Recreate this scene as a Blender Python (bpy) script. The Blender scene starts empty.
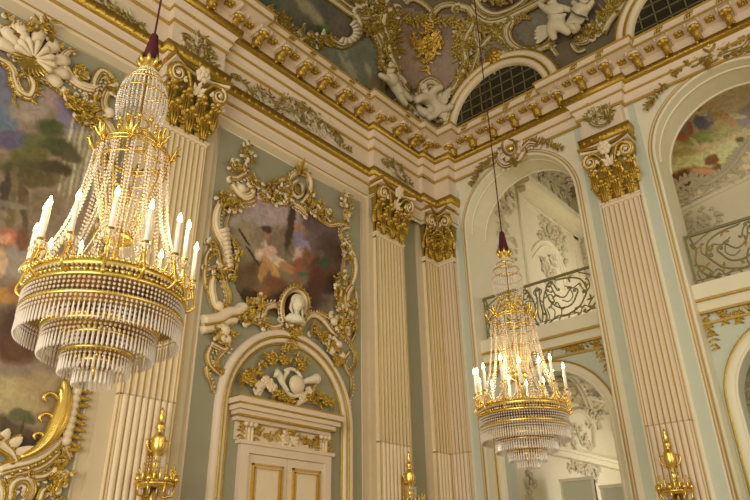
import bpy, math, random
from mathutils import Vector, Matrix
from mathutils.bvhtree import BVHTree
from mathutils import noise as mnoise
random.seed(7)
sc = bpy.context.scene
COL = sc.collection
PI = math.pi
sin, cos = math.sin, math.cos

# ------------------------------------------------------------ camera, world, light, exposure
CAM = Vector((8.436, -12.0, 1.6))
MX = ((0.7483296, 0.6631304, -0.0161509), (-0.3049972, 0.3223574, -0.8961375), (-0.5890496, 0.6755322, 0.4434825))
FPX = 646.043
cd = bpy.data.cameras.new('camera'); cam = bpy.data.objects.new('camera', cd); COL.objects.link(cam)
r0, r1, r2 = [Vector(r) for r in MX]
mw = Matrix.Identity(4)
for i in range(3):
    mw[i][0] = r0[i]; mw[i][1] = -r1[i]; mw[i][2] = -r2[i]; mw[i][3] = CAM[i]
cam.matrix_world = mw
cd.sensor_width = 36; cd.lens = FPX / 750 * 36; cd.clip_start = .05; cd.clip_end = 200
sc.camera = cam
sc.view_settings.view_transform = 'Standard'; sc.view_settings.look = 'None'
sc.view_settings.gamma = 1; sc.view_settings.use_curve_mapping = False
sc.view_settings.exposure = 0.0
w = bpy.data.worlds.new('world'); sc.world = w; w.use_nodes = True
w.node_tree.nodes['Background'].inputs[0].default_value = (1.0, .90, .72, 1)
w.node_tree.nodes['Background'].inputs[1].default_value = .60

def area(name, loc, target, sx, sy, power, color):
    l = bpy.data.lights.new(name, 'AREA'); l.shape = 'RECTANGLE'; l.size = sx; l.size_y = sy
    l.energy = power; l.color = color
    o = bpy.data.objects.new(name, l); COL.objects.link(o); o.location = loc
    o.rotation_euler = (Vector(target) - Vector(loc)).to_track_quat('-Z', 'Y').to_euler()
    return o
# daylight from the tall garden windows behind the camera, and the windows of the side gallery rooms
area('garden_window_light', (9, -21, 3.2), (4, 0, 3.6), 12, 5.0, 1450, (1, .955, .86))
area('side_window_light', (17, -6, 3.5), (0, -5, 3.5), 9, 4.5, 290, (1, .90, .72))
area('gallery_window_light', (4.0, 5.4, 8.6), (1.0, 3.9, 8.8), 2.4, 2.6, 60, (1, .94, .8))
area('lower_room_window_light', (4.1, 5.4, 3.0), (1.0, 4.5, 4.0), 2.4, 2.4, 70, (1, .97, .9))

# ------------------------------------------------------------ materials
def lin(c):
    return tuple(((x / 255) / 12.92 if x / 255 <= .04045 else ((x / 255 + .055) / 1.055) ** 2.4) for x in c)
MATS = {}
def mat(name, srgb, rough=.6, metal=0.0, var=.08, scale=4.0, bump=0.0, bscale=40.0, emit=None, spec=.5):
    m = bpy.data.materials.new(name); m.use_nodes = True; nt = m.node_tree; b = nt.nodes['Principled BSDF']
    c = lin(srgb)
    tc = nt.nodes.new('ShaderNodeTexCoord'); n = nt.nodes.new('ShaderNodeTexNoise')
    n.inputs['Scale'].default_value = scale; n.inputs['Detail'].default_value = 5
    nt.links.new(tc.outputs['Object'], n.inputs['Vector'])
    mx = nt.nodes.new('ShaderNodeMix'); mx.data_type = 'RGBA'
    mx.inputs[6].default_value = tuple(x * (1 - var) for x in c) + (1,)
    mx.inputs[7].default_value = tuple(min(1, x * (1 + var)) for x in c) + (1,)
    nt.links.new(n.outputs['Fac'], mx.inputs[0]); nt.links.new(mx.outputs[2], b.inputs['Base Color'])
    b.inputs['Roughness'].default_value = rough; b.inputs['Metallic'].default_value = metal
    b.inputs['Specular IOR Level'].default_value = spec
    if bump:
        n2 = nt.nodes.new('ShaderNodeTexNoise'); n2.inputs['Scale'].default_value = bscale
        nt.links.new(tc.outputs['Object'], n2.inputs['Vector'])
        bp = nt.nodes.new('ShaderNodeBump'); bp.inputs['Strength'].default_value = bump; bp.inputs['Distance'].default_value = .02
        nt.links.new(n2.outputs['Fac'], bp.inputs['Height']); nt.links.new(bp.outputs[0], b.inputs['Normal'])
    if emit:
        b.inputs['Emission Color'].default_value = lin(emit[0]) + (1,); b.inputs['Emission Strength'].default_value = emit[1]
    MATS[name] = m
    return m
mat('beige', (210, 192, 156), .7, var=.05)
mat('rose', (226, 206, 178), .65, var=.05)
mat('sage', (154, 150, 122), .7, var=.07, scale=3)
mat('pale', (230, 222, 192), .7, var=.04)
mat('palegreen', (198, 202, 180), .7, var=.05, scale=3)
mat('white', (232, 222, 192), .6, var=.05)
mat('cream', (232, 212, 176), .5, var=.06)
mat('stucco', (208, 196, 164), .7, var=.10, scale=9, bump=.3, bscale=25)
mat('gold', (188, 154, 62), .36, .72, var=.22, scale=14, bump=.5, bscale=45)
mat('brightgold', (230, 196, 100), .27, .85, var=.15, scale=14)
mat('gilt', (192, 158, 76), .5, .25, var=.15, scale=10)
mat('oldgold', (160, 134, 58), .45, .6, var=.25, scale=12, bump=.5, bscale=40)
mat('burgundy', (78, 10, 30), .8, var=.2, scale=30, bump=.4, bscale=120)
mat('candle', (250, 240, 228), .5, var=.03)
mat('flame', (255, 236, 190), .5, emit=((255, 214, 140), 26))
mat('iron', (140, 132, 90), .5, .5, var=.2)
mat('darkglass', (52, 44, 32), .15, .0, var=.3, scale=1.2)
mat('floorstone', (170, 156, 128), .5, var=.1)
mat('screen', (204, 202, 176), .7, var=.04)
mat('paintrose', (176, 136, 112), .7, var=.12, scale=1.5)
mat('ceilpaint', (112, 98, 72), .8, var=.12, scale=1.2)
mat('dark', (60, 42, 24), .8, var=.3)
def crystal():
    m = bpy.data.materials.new('crystal'); m.use_nodes = True; nt = m.node_tree
    b = nt.nodes['Principled BSDF']
    b.inputs['Base Color'].default_value = (.90, .80, .68, 1); b.inputs['Roughness'].default_value = .06
    b.inputs['Specular IOR Level'].default_value = .9
    t = nt.nodes.new('ShaderNodeBsdfTransparent'); mx = nt.nodes.new('ShaderNodeMixShader')
    mx.inputs[0].default_value = .74
    nt.links.new(t.outputs[0], mx.inputs[1]); nt.links.new(b.outputs[0], mx.inputs[2])
    nt.links.new(mx.outputs[0], nt.nodes['Material Output'].inputs[0])
    MATS['crystal'] = m
crystal()
def paintmat():
    m = bpy.data.materials.new('painted_canvas'); m.use_nodes = True; nt = m.node_tree; b = nt.nodes['Principled BSDF']
    a = nt.nodes.new('ShaderNodeAttribute'); a.attribute_name = 'Col'
    tc = nt.nodes.new('ShaderNodeTexCoord'); n = nt.nodes.new('ShaderNodeTexNoise')
    n.inputs['Scale'].default_value = 7; n.inputs['Detail'].default_value = 8; n.inputs['Distortion'].default_value = 1.2
    nt.links.new(tc.outputs['Object'], n.inputs['Vector'])
    r = nt.nodes.new('ShaderNodeMapRange'); r.inputs[1].default_value = .3; r.inputs[2].default_value = .7
    r.inputs[3].default_value = .78; r.inputs[4].default_value = 1.22
    nt.links.new(n.outputs['Fac'], r.inputs[0])
    mx = nt.nodes.new('ShaderNodeVectorMath'); mx.operation = 'SCALE'
    nt.links.new(a.outputs['Color'], mx.inputs[0]); nt.links.new(r.outputs[0], mx.inputs['Scale'])
    nt.links.new(mx.outputs[0], b.inputs['Base Color']); b.inputs['Roughness'].default_value = .55
    MATS['paint'] = m
paintmat()

# ------------------------------------------------------------ mesh building
class MB:
    def __init__(s): s.v = []; s.f = []; s.m = []; s.cur = 0
    def add(s, vs, fs):
        o = len(s.v); s.v.extend(vs); s.f.extend([tuple(i + o for i in f) for f in fs]); s.m.extend([s.cur] * len(fs))
    def box(s, a, b):
        x0, y0, z0 = [min(p, q) for p, q in zip(a, b)]; x1, y1, z1 = [max(p, q) for p, q in zip(a, b)]
        s.add([(x0,y0,z0),(x1,y0,z0),(x1,y1,z0),(x0,y1,z0),(x0,y0,z1),(x1,y0,z1),(x1,y1,z1),(x0,y1,z1)],
              [(3,2,1,0),(4,5,6,7),(0,1,5,4),(1,2,6,5),(2,3,7,6),(3,0,4,7)])
    def tube(s, pts, rad, n=6, closed=False):
        P = [Vector(p) for p in pts]; L = len(P)
        R = rad if isinstance(rad, (list, tuple)) else [rad] * L
        vs = []; up = Vector((.13, .29, .95)).normalized(); a = None
        for i, p in enumerate(P):
            if closed: t = P[(i+1) % L] - P[i-1]
            else: t = P[min(i+1, L-1)] - P[max(i-1, 0)]
            if t.length < 1e-9: t = Vector((0, 0, 1))
            t.normalize()
            if a is None:
                a = t.cross(up)
                if a.length < .1: a = t.cross(Vector((1, 0, 0)))
            a = a - t * a.dot(t); a.normalize(); b = t.cross(a)
            for k in range(n):
                q = 2 * PI * k / n; vs.append(p + (a * cos(q) + b * sin(q)) * R[i])
        fs = []
        for i in range(L if closed else L - 1):
            j = (i + 1) % L
            for k in range(n):
                k2 = (k + 1) % n; fs.append((i*n+k, i*n+k2, j*n+k2, j*n+k))
        if not closed: fs += [tuple(range(n))[::-1], tuple((L-1)*n+k for k in range(n))]
        s.add([tuple(v) for v in vs], fs)
    def lathe(s, prof, c=(0, 0, 0), n=12, ripple=0, rn=8):
        vs = []
        for r, z in prof:
            for k in range(n):
                q = 2*PI*k/n; rr = r * (1 + ripple * cos(rn * q)); vs.append((c[0]+rr*cos(q), c[1]+rr*sin(q), c[2]+z))
        fs = []
        for i in range(len(prof)-1):
            for k in range(n):
                k2 = (k+1) % n; fs.append((i*n+k, i*n+k2, (i+1)*n+k2, (i+1)*n+k))
        fs += [tuple(range(n))[::-1], tuple((len(prof)-1)*n+k for k in range(n))]
        s.add(vs, fs)
    def build(s, name, mats, parent=None, smooth=True, loc=None):
        me = bpy.data.meshes.new(name)
        me.from_pydata(s.v, [], s.f)
        if not isinstance(mats, (list, tuple)): mats = [mats]
        for m in mats: me.materials.append(MATS[m])
        if len(mats) > 1: me.polygons.foreach_set('material_index', s.m)
        if smooth: me.polygons.foreach_set('use_smooth', [True] * len(me.polygons))
        me.update()
        o = bpy.data.objects.new(name, me); COL.objects.link(o)
        if parent is not None: o.parent = parent
        if loc: o.location = loc
        return o
def empty(name, loc, label=None, cat=None, group=None, kind=None):
    o = bpy.data.objects.new(name, None); COL.objects.link(o); o.location = loc; o.empty_display_size = .1
    return tag(o, label, cat, group, kind)
def tag(o, label=None, cat=None, group=None, kind=None):
    if label: o['label'] = label
    if cat: o['category'] = cat
    if group: o['group'] = group
    if kind: o['kind'] = kind
    return o
WORLD = {}
class Thing:
    """an Empty at the thing's base; its parts are meshes given in world coordinates and moved into its frame"""
    def __init__(s, name, loc, label=None, cat=None, group=None, kind=None):
        s.o = empty(name, loc, label, cat, group, kind); s.loc = Vector(loc)
    def part(s, mb, name, mats, smooth=True, parent=None, label=None):
        mb.v = [(v[0]-s.loc.x, v[1]-s.loc.y, v[2]-s.loc.z) for v in mb.v]
        o = mb.build(name, mats, parent or s.o, smooth)
        if label: o['label'] = label
        return o
def copy_tree(o, parent=None):
    c = o.copy(); COL.objects.link(c)
    if parent is not None: c.parent = parent
    for ch in list(o.children): copy_tree(ch, c)
    return c

# ------------------------------------------------------------ surfaces: (u, v, height above the surface) -> point
def ray(px, py):
    c = ((px - 375) / FPX, (py - 250) / FPX, 1)
    return Vector([c[0]*MX[0][i] + c[1]*MX[1][i] + c[2]*MX[2][i] for i in range(3)])
def proj(p):
    d = Vector(p) - CAM; z = d.dot(r2)
    return (375 + FPX * d.dot(r0) / z, 250 + FPX * d.dot(r1) / z)
class Plane:
    m = 1.0
    def __init__(s, o, u, v, n): s.o, s.u, s.vv, s.n = Vector(o), Vector(u), Vector(v), Vector(n)
    def uv(s, px, py, h=.06):
        r = ray(px, py); t = (s.o + s.n * h - CAM).dot(s.n) / r.dot(s.n); p = CAM + r * t - s.o
        return (p.dot(s.u), p.dot(s.vv))
    def P(s, u, v, h): return s.o + s.u * u + s.vv * v + s.n * h
WL = Plane((0,0,0), (0,1,0), (0,0,1), (1,0,0))
WR = Plane((0,0,0), (1,0,0), (0,0,1), (0,-1,0))
SP = Plane((0,.35,0), (1,0,0), (0,0,1), (0,-1,0))          # spandrel wall below the balconies
GS = Plane((.95,0,0), (0,1,0), (0,0,1), (1,0,0))            # side wall of the first bay
GB = Plane((0,7,0), (1,0,0), (0,0,1), (0,-1,0))             # back wall of the bays
GC = Plane((0,0,13.0), (0,1,0), (1,0,0), (0,0,-1))          # gallery vault
LC = Plane((0,0,5.55), (0,1,0), (1,0,0), (0,0,-1))          # vault under the balcony
PB = Plane((0,3.2,0), (1,0,0), (0,0,1), (0,-1,0))           # painted end wall of the second bay
class Mesh_surf:
    """a curved surface (the cove): u, v are degrees-like steps found by casting onto its mesh"""
    def __init__(s, bvh, m): s.b = bvh; s.m = m
    def uv(s, px, py, h=0): return (px, py)
    def P(s, u, v, h):
        r = ray(u, v).normalized(); hit = s.b.ray_cast(CAM, r)
        if hit[0] is None: return CAM + r * 18
        n = hit[1]
        if n.dot(r) > 0: n = -n
        return hit[0] + n * (h)

def smooth_path(pts, n=4, closed=False):
    L = len(pts)
    if L < 3: return list(pts)
    out = []
    for i in range(L if closed else L - 1):
        g = (lambda k: pts[k % L]) if closed else (lambda k: pts[max(0, min(L-1, k))])
        p0, p1, p2, p3 = g(i-1), g(i), g(i+1), g(i+2)
        for k in range(n):
            t = k / n; t2 = t*t; t3 = t2*t
            out.append(tuple(.5*((2*b) + (-a+c)*t + (2*a-5*b+4*c-d)*t2 + (-a+3*b-3*c+d)*t3) for a, b, c, d in zip(p0, p1, p2, p3)))
    if not closed: out.append(tuple(pts[-1]))
    return out
class Orn:
    """relief ornament: everything is drawn in (u, v) on a surface and raised off it"""
    def __init__(s, S, h=0.0): s.S = S; s.h = h; s.mb = MB(); s.twin = None; s.sg = 1 if not isinstance(S, Mesh_surf) else -1
    def band(s, pts, r, k=1.0, h=0.0, n=7, closed=False, full=False):
        """half-round (or full) moulding along pts; r in metres, scalar or list"""
        S = s.S; L = len(pts); m = S.m
        R = r if isinstance(r, (list, tuple)) else [r] * L
        vs = []
        for i in range(L):
            if closed: a, b = pts[i-1], pts[(i+1) % L]
            else: a, b = pts[max(i-1, 0)], pts[min(i+1, L-1)]
            tx, ty = b[0]-a[0], b[1]-a[1]; l = math.hypot(tx, ty) or 1; nx, ny = ty/l*s.sg, -tx/l*s.sg
            for q in range(n):
                th = (2*PI*q/n) if full else (-.25 + (PI+.5) * q / (n-1))
                c = cos(th) * R[i] / m; hh = s.h + h + k * R[i] * (sin(th) + (.6 if full else 0))
                vs.append(tuple(S.P(pts[i][0] + nx*c, pts[i][1] + ny*c, hh)))
        fs = []
        for i in range(L if closed else L-1):
            j = (i+1) % L
            for q in range(n if full else n-1):
                q2 = (q+1) % n; fs.append((i*n+q, j*n+q, j*n+q2, i*n+q2))
        if not closed: fs += [tuple(range(n)), tuple((L-1)*n+q for q in range(n))[::-1]]
        s.mb.add(vs, fs)
    def taper(s, pts, r0, r1=None, mid=None, **kw):
        L = len(pts); r1 = r0 if r1 is None else r1
        R = []
        for i in range(L):
            t = i / max(1, L-1)
            R.append(r0 + (r1-r0)*t if mid is None else (r0*(1-t)**2 + 2*t*(1-t)*(2*mid-(r0+r1)/2) + r1*t*t))
        s.band(pts, [max(x, .002) for x in R], **kw)
    def curl(s, p, ang, size, turn=1, revs=1.3, r0=.03, r1=None, n=16, h=0, ball=True, **kw):
        """spiral that starts at p heading along ang"""
        m = s.S.m; pts = []; x, y = p; a = ang; st = size * 2.2 / n / m
        for i in range(n + 1):
            pts.append((x, y)); t = i / n
            x += cos(a) * st * (1 - .75*t); y += sin(a) * st * (1 - .75*t); a += turn * revs * 2*PI / n * (0.6 + .8*t)
        s.taper(pts, r0, r0*.55 if r1 is None else r1, h=h, **kw)
        if ball: s.dome(pts[-1], r0*1.05, h=h)
        return pts
    def spiral(s, c, R, turns, d, a0, r, h=0, **kw):
        m = s.S.m; n = int(turns*14); pts = []
        for i in range(n+1):
            t = i/n; rr = R*(1-t)**.9+.012; a = a0+d*turns*2*PI*t; pts.append((c[0]+cos(a)*rr/m, c[1]+sin(a)*rr/m))
        s.taper(pts, r, r*.45, h=h, **kw); return pts
    def dome(s, p, r, k=.8, h=0, n=8):
        S = s.S; m = S.m; vs = [tuple(S.P(p[0], p[1], s.h+h+r*k))]; fs = []
        for j, (rr, hh) in enumerate(((.55, .85), (.92, .4), (1.0, -.1))):
            for q in range(n):
                th = 2*PI*q/n; vs.append(tuple(S.P(p[0]+cos(th)*r*rr/m, p[1]+sin(th)*r*rr/m*s.sg, s.h+h+r*k*hh)))
        for q in range(n): fs.append((0, 1+q, 1+(q+1) % n))
        for j in range(2):
            for q in range(n): a, b = 1+j*n+q, 1+j*n+(q+1) % n; fs.append((a, a+n, b+n, b))
        s.mb.add(vs, fs)
    def leaf(s, p, ang, L, W, h=0.0, rise=.35, lobes=3, tip=.0, seg=9, bend=0.0):
        """acanthus-like leaf, lobed edge, raised rib, tip lifting off by tip metres"""
        S = s.S; m = S.m; vs = []; fs = []
        a = ang; x, y = p; st = L/(seg-1)/m
        for i in range(seg):
            t = i/(seg-1); wv = W*.5*(max(0, sin(PI*(.10+.86*t)**.9))**.6)*(1 if i % 2 == 0 or lobes == 0 else .66)
            if i == seg-1: wv = W*.12
            nx, ny = -sin(a)*wv/m, cos(a)*wv/m; hb = s.h+h+tip*t*t
            vs += [tuple(S.P(x+nx, y+ny, hb+.0)), tuple(S.P(x+nx*.45, y+ny*.45, hb+W*rise*.9*(1-t*.6))), tuple(S.P(x, y, hb+W*rise*.55*(1-t*.6))),
                   tuple(S.P(x-nx*.45, y-ny*.45, hb+W*rise*.9*(1-t*.6))), tuple(S.P(x-nx, y-ny, hb))]
            x += cos(a)*st; y += sin(a)*st; a += bend/(seg-1)
        for i in range(seg-1):
            for q in range(4): fs.append((i*5+q, (i+1)*5+q, (i+1)*5+q+1, i*5+q+1) if s.sg < 0 else (i*5+q, i*5+q+1, (i+1)*5+q+1, (i+1)*5+q))
        s.mb.add(vs, fs)
    def acanthus(s, p, ang, L, W, n=5, spread=1.9, h=0, **kw):
        for i in range(n):
            t = (i-(n-1)/2)/max(1, (n-1)/2)
            s.leaf(p, ang+t*spread/2, L*(1-.35*abs(t)), W*.5, h=h+.01*(1-abs(t)), bend=t*.7, **kw)
    def flower(s, p, R, petals=5, h=0, k=.4):
        m = s.S.m; a0 = random.random()*6
        for i in range(petals): a = a0+2*PI*i/petals; s.dome((p[0]+cos(a)*R*.58/m, p[1]+sin(a)*R*.58/m), R*.42, h=h, k=k*1.3, n=6)
        for i in range(3): a = a0+2*PI*i/3; s.dome((p[0]+cos(a)*R*.24/m, p[1]+sin(a)*R*.24/m), R*.3, h=h+R*.22, k=k*1.4, n=6)
    def shell(s, p, ang, R, spread=2.6, n=9, h=0, r=.05, k=1.0):
        m = s.S.m
        for i in range(n):
            t = (i-(n-1)/2)/((n-1)/2); a = ang+t*spread/2; RR = R*(1-.18*t*t)
            pts = [(p[0]+cos(a)*RR*q/m, p[1]+sin(a)*RR*q/m) for q in (.12, .35, .6, .82, 1.0)]
            s.band(pts, [r*.25, r*.5, r*.8, r*1.05, r*.75], k=k, h=h)
    def frill(s, pts, L, W, side=1, step=None, h=0, lean=.5, jit=.2, tip=0.02, start=0, both=False):
        """leaflets standing along one side of a path"""
        m = s.S.m; step = (step or W*.8)/m; acc = step*.5; side0 = side
        for i in range(start, len(pts)-1):
            a, b = pts[i], pts[i+1]; d = math.hypot(b[0]-a[0], b[1]-a[1])
            while acc < d:
                t = acc/d; q = (a[0]+(b[0]-a[0])*t, a[1]+(b[1]-a[1])*t); th = math.atan2(b[1]-a[1], b[0]-a[0])
                for sd in ((side, -side) if both else (side,)):
                    s.leaf(q, th+sd*(PI/2-lean)+random.uniform(-jit, jit), L*random.uniform(.75, 1.2), W, h=h, lobes=0, seg=5, tip=tip, bend=sd*.6)
                acc += step
            acc -= d
    def beads(s, pts, r, step, h=0, k=.8):
        m = s.S.m; step = step/m; acc = 0
        for i in range(len(pts)-1):
            a, b = pts[i], pts[i+1]; d = math.hypot(b[0]-a[0], b[1]-a[1])
            while acc < d:
                t = acc/d; s.dome((a[0]+(b[0]-a[0])*t, a[1]+(b[1]-a[1])*t), r, h=h, k=k, n=6); acc += step
            acc -= d
    def garland(s, pts, R, step, h=0, flowers=.4):
        """a swag of leaves and blossoms"""
        m = s.S.m; st = step/m; acc = 0
        for i in range(len(pts)-1):
            a, b = pts[i], pts[i+1]; d = math.hypot(b[0]-a[0], b[1]-a[1]); th = math.atan2(b[1]-a[1], b[0]-a[0])
            while acc < d:
                t = acc/d; q = (a[0]+(b[0]-a[0])*t, a[1]+(b[1]-a[1])*t)
                if random.random() < flowers: s.flower((q[0]+random.uniform(-.3, .3)*R/m, q[1]+random.uniform(-.3, .3)*R/m), R*.7, h=h+.02)
                for sd in (1, -1):
                    s.leaf(q, th+sd*random.uniform(.5, 1.5), R*random.uniform(.9, 1.4), R*.6, h=h, seg=6, tip=.03, bend=sd*random.uniform(-.5, .8))
                acc += st
            acc -= d
    def thicket(s, poly, n, L, h=0, curls=.38, r=.02):
        """dense small rocaille inside a polygon given in uv"""
        xs = [p[0] for p in poly]; ys = [p[1] for p in poly]; c = 0; g = 0
        if s.twin: s.twin.thicket(poly, int(n*.4)+1, L*1.1, h, curls=.92, r=r*1.45)
        while c < n and g < n*30:
            g += 1; p = (random.uniform(min(xs), max(xs)), random.uniform(min(ys), max(ys)))
            if not inside(p, poly): continue
            c += 1
            if random.random() < curls: s.curl(p, random.uniform(0, 6.28), L*.6, random.choice((1, -1)), 1.1, r, n=9, h=h)
            elif random.random() < .15: s.dome(p, L*.2, h=h+.02)
            else: s.leaf(p, random.uniform(0, 6.28), L*random.uniform(.5, 1.0), L*.5, h=h+random.uniform(0, .03), seg=6, tip=.04, bend=random.uniform(-1, 1))
def inside(p, poly):
    x, y = p; c = False; j = len(poly)-1
    for i in range(len(poly)):
        xi, yi = poly[i]; xj, yj = poly[j]
        if (yi > y) != (yj > y) and x < (xj-xi)*(y-yi)/(yj-yi)+xi: c = not c
        j = i
    return c
def U(S, pts, h=.06, n=4, closed=False):
    """traced outline -> smooth path on the surface"""
    q = [S.uv(x, y, h) for x, y in pts]
    return smooth_path(q, n, closed) if n else q

# ------------------------------------------------------------ the room shell
def struct(mb, name, mats, smooth=False, parent=None):
    o = mb.build(name, mats, parent, smooth)
    if parent is None: o['kind'] = 'structure'
    return o
fl = MB(); fl.box((-.3, -45, -.2), (45, 8, 0)); struct(fl, 'floor', 'floorstone')  # run past the hall is added, to block world light from below
b = MB(); b.box((-.4, -17, 0), (0, .4, 15.2)); wall_left = struct(b, 'wall_left', 'beige')
TW = .9
A1 = (2.375, 1.425); A2 = (7.03, 1.46); ZS = 8.98
def arch_wall(b, xs, y0, y1, z0, z1, openings):
    """wall y0..y1 with round-headed openings (centre, radius, springing, bottom)"""
    x = xs[0]
    for c, r, zs, zb in openings:
        b.box((x, y0, z0), (c-r, y1, z1)); x = c+r
        N = 28; pts = [(c-r*cos(PI*i/N), zs+r*sin(PI*i/N)) for i in range(N+1)]
        vs = []
        for px, pz in pts: vs += [(px, y0, pz), (px, y0, z1), (px, y1, pz), (px, y1, z1)]
        fs = []
        for i in range(N):
            k = 4*i; fs += [(k, k+4, k+5, k+1), (k+2, k+3, k+7, k+6), (k, k+2, k+6, k+4)]
        b.add(vs, fs)
        if zb > z0: b.box((c-r, y0, z0), (c+r, y1, zb))
    b.box((x, y0, z0), (xs[1], y1, z1))
b = MB(); arch_wall(b, (0, 16), 0, TW, 0, 15.2, [(A1[0], A1[1], ZS, 0), (A2[0], A2[1], ZS, 0), (11.7, 1.45, ZS, 0)])
wall_right = struct(b, 'wall_right', 'pale')
# side and back walls, floor slab and vault of the rooms behind the arches
b = MB(); b.box((.55, TW, 0), (.95, 7.3, 13.3)); wall_gallery_side = struct(b, 'wall_gallery_side', 'white')
b = MB(); b.box((.55, 7, 0), (5.2, 7.3, 13.3)); wall_gallery_back = struct(b, 'wall_gallery_back', 'white')
b = MB(); b.box((4.2, 3.2, 0), (11, 3.4, 13.3)); wall_bay_end = struct(b, 'wall_bay_end', 'white')
b = MB(); b.box((.55, TW, 5.55), (16, 7, 6.1))
for c, r in (A1, A2): b.box((c-r, .35, 5.85), (c+r, TW, 6.1))
gallery_floor = struct(b, 'floor_gallery', 'white')
b = MB(); b.box((.55, TW, 13.0), (11, 7.3, 13.3)); struct(b, 'ceiling_gallery', 'stucco')
# spandrel walls with the lower arches
for i, (c, r) in enumerate((A1, A2)):
    b = MB(); arch_wall(b, (c-r, c+r), .35, .75, 0, 5.85, [(c, 1.2, 4.05, 0)])
    struct(b, 'wall_spandrel' + ('' if i == 0 else '.001'), 'palegreen')
    o = Orn(SP); N = 30
    for rr, w_, h_, mm in ((1.31, .10, .0, 0), (1.40, .022, .03, 1), (1.22, .03, .03, 0)):
        o.mb.cur = mm
        pts = [(c-rr, 1.0)] + [(c-rr*cos(PI*k/N), 4.05+rr*sin(PI*k/N)) for k in range(N+1)] + [(c+rr, 1.0)]
        o.band(pts, w_, k=.55, h=h_)
    t = o.mb.build('trim_2' + ('' if i == 0 else '.001'), ['pale', 'gold'])
    t['kind'] = 'structure'
    # slab edge with gilded fillets
    b = MB(); b.box((c-r, .18, 5.93), (c+r, .36, 6.22)); b.box((c-r, .26, 5.70), (c+r, .36, 5.93))
    s_ = struct(b, 'trim_3' + ('' if i == 0 else '.001'), 'pale')
    g = MB()
    for z, y in ((5.91, .20), (5.69, .27), (5.5, .33)): g.box((c-r, y-.03, z-.022), (c+r, y+.02, z+.022))
    g.build('gilded_fillet', 'gilt', s_, smooth=False)

# flat bands and panels laid on the walls
def slab(S, u0, u1, v0, v1, h0, h1, mb=None):
    mb = mb or MB(); a = S.P(u0, v0, h0); c = S.P(u1, v1, h1); mb.box(tuple(a), tuple(c)); return mb
def framebands(S, u0, u1, v0, v1, r, h=.0, mb=None):
    o = Orn(S); o.band([(u0, v0), (u0, v1)], r, h=h); o.band([(u1, v0), (u1, v1)], r, h=h); o.band([(u0, v1), (u1, v1)], r, h=h); return o.mb
slab(WL, -6.60, -2.80, 0, 8.95, -.02, .012).build('wall_panel', 'sage', wall_left, smooth=False)
framebands(WL, -6.60, -2.80, .3, 8.95, .022).build('panel_molding', 'rose', wall_left)
slab(WL, -13.5, -8.15, 0, 8.95, -.02, .012).build('wall_panel', 'sage', wall_left, smooth=False)
framebands(WL, -13.5, -8.15, .3, 8.95, .022).build('panel_molding', 'rose', wall_left)
slab(WL, -1.36, -.86, 0, 9.2, -.02, .012).build('wall_panel', 'sage', wall_left, smooth=False)
# backing strips of the pilasters on the left wall
for u0, u1 in ((-8.0, -6.72), (-2.6, -1.36), (-.86, 0)):
    slab(WL, u0, u1, 0, 9.2, -.02, .07).build('backing_strip', 'beige', wall_left, smooth=False)
# green strips and gilded jamb lines of the right wall
for u0, u1 in ((.64, .82), (4.06, 4.27), (5.19, 5.4), (8.75, 8.95)):
    slab(WR, u0, u1, 0, 9.9 if u0 > .7 else 10.2, -.02, .010).build('green_strip', 'palegreen', wall_right, smooth=False)
for u0, u1 in ((0, .64), (4.26, 5.2)):
    slab(WR, u0, u1, 0, 9.5, -.02, .05).build('backing_strip', 'pale', wall_right, smooth=False)
# spandrel field over the arches: greenish ground with a raised pale panel following the arch
for (c, r), xa, xb in ((A1, .62, 4.15), (A2, 5.25, 8.9)):
    slab(WR, xa, xb, 10.62, 10.72, -.01, .03).build('green_strip', 'palegreen', wall_right, smooth=False)
    slab(WR, xa, xa+.14, 9.6, 10.7, -.02, .012).build('green_strip', 'palegreen', wall_right, smooth=False)
    slab(WR, xb-.14, xb, 9.6, 10.7, -.02, .012).build('green_strip', 'palegreen', wall_right, smooth=False)
    N = 36
    for rr, wd, mm, hh in ((r+.075, .020, 'gilt', .0), (r+.125, .014, 'gilt', .0), (r+.03, .03, 'pale', .0), (r+.10, .03, 'rose', -.01)):
        o = Orn(WR)
        pts = [(c-rr, .4)] + [(c-rr*cos(PI*k/N), ZS+rr*sin(PI*k/N)) for k in range(N+1)] + [(c+rr, .4)]
        o.band(pts, wd, k=.8, h=hh)
        o.mb.build('arch_molding', mm, wall_right)
    # mouldings on the reveal, seen from below
    for yy, wd in ((.25, .025), (.85, .03)):
        m_ = MB(); rr = r-.005
        m_.tube([(c-rr*cos(PI*k/N), yy, ZS+rr*sin(PI*k/N)) for k in range(N+1)], wd)
        m_.build('reveal_molding', 'pale', wall_right)

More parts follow.
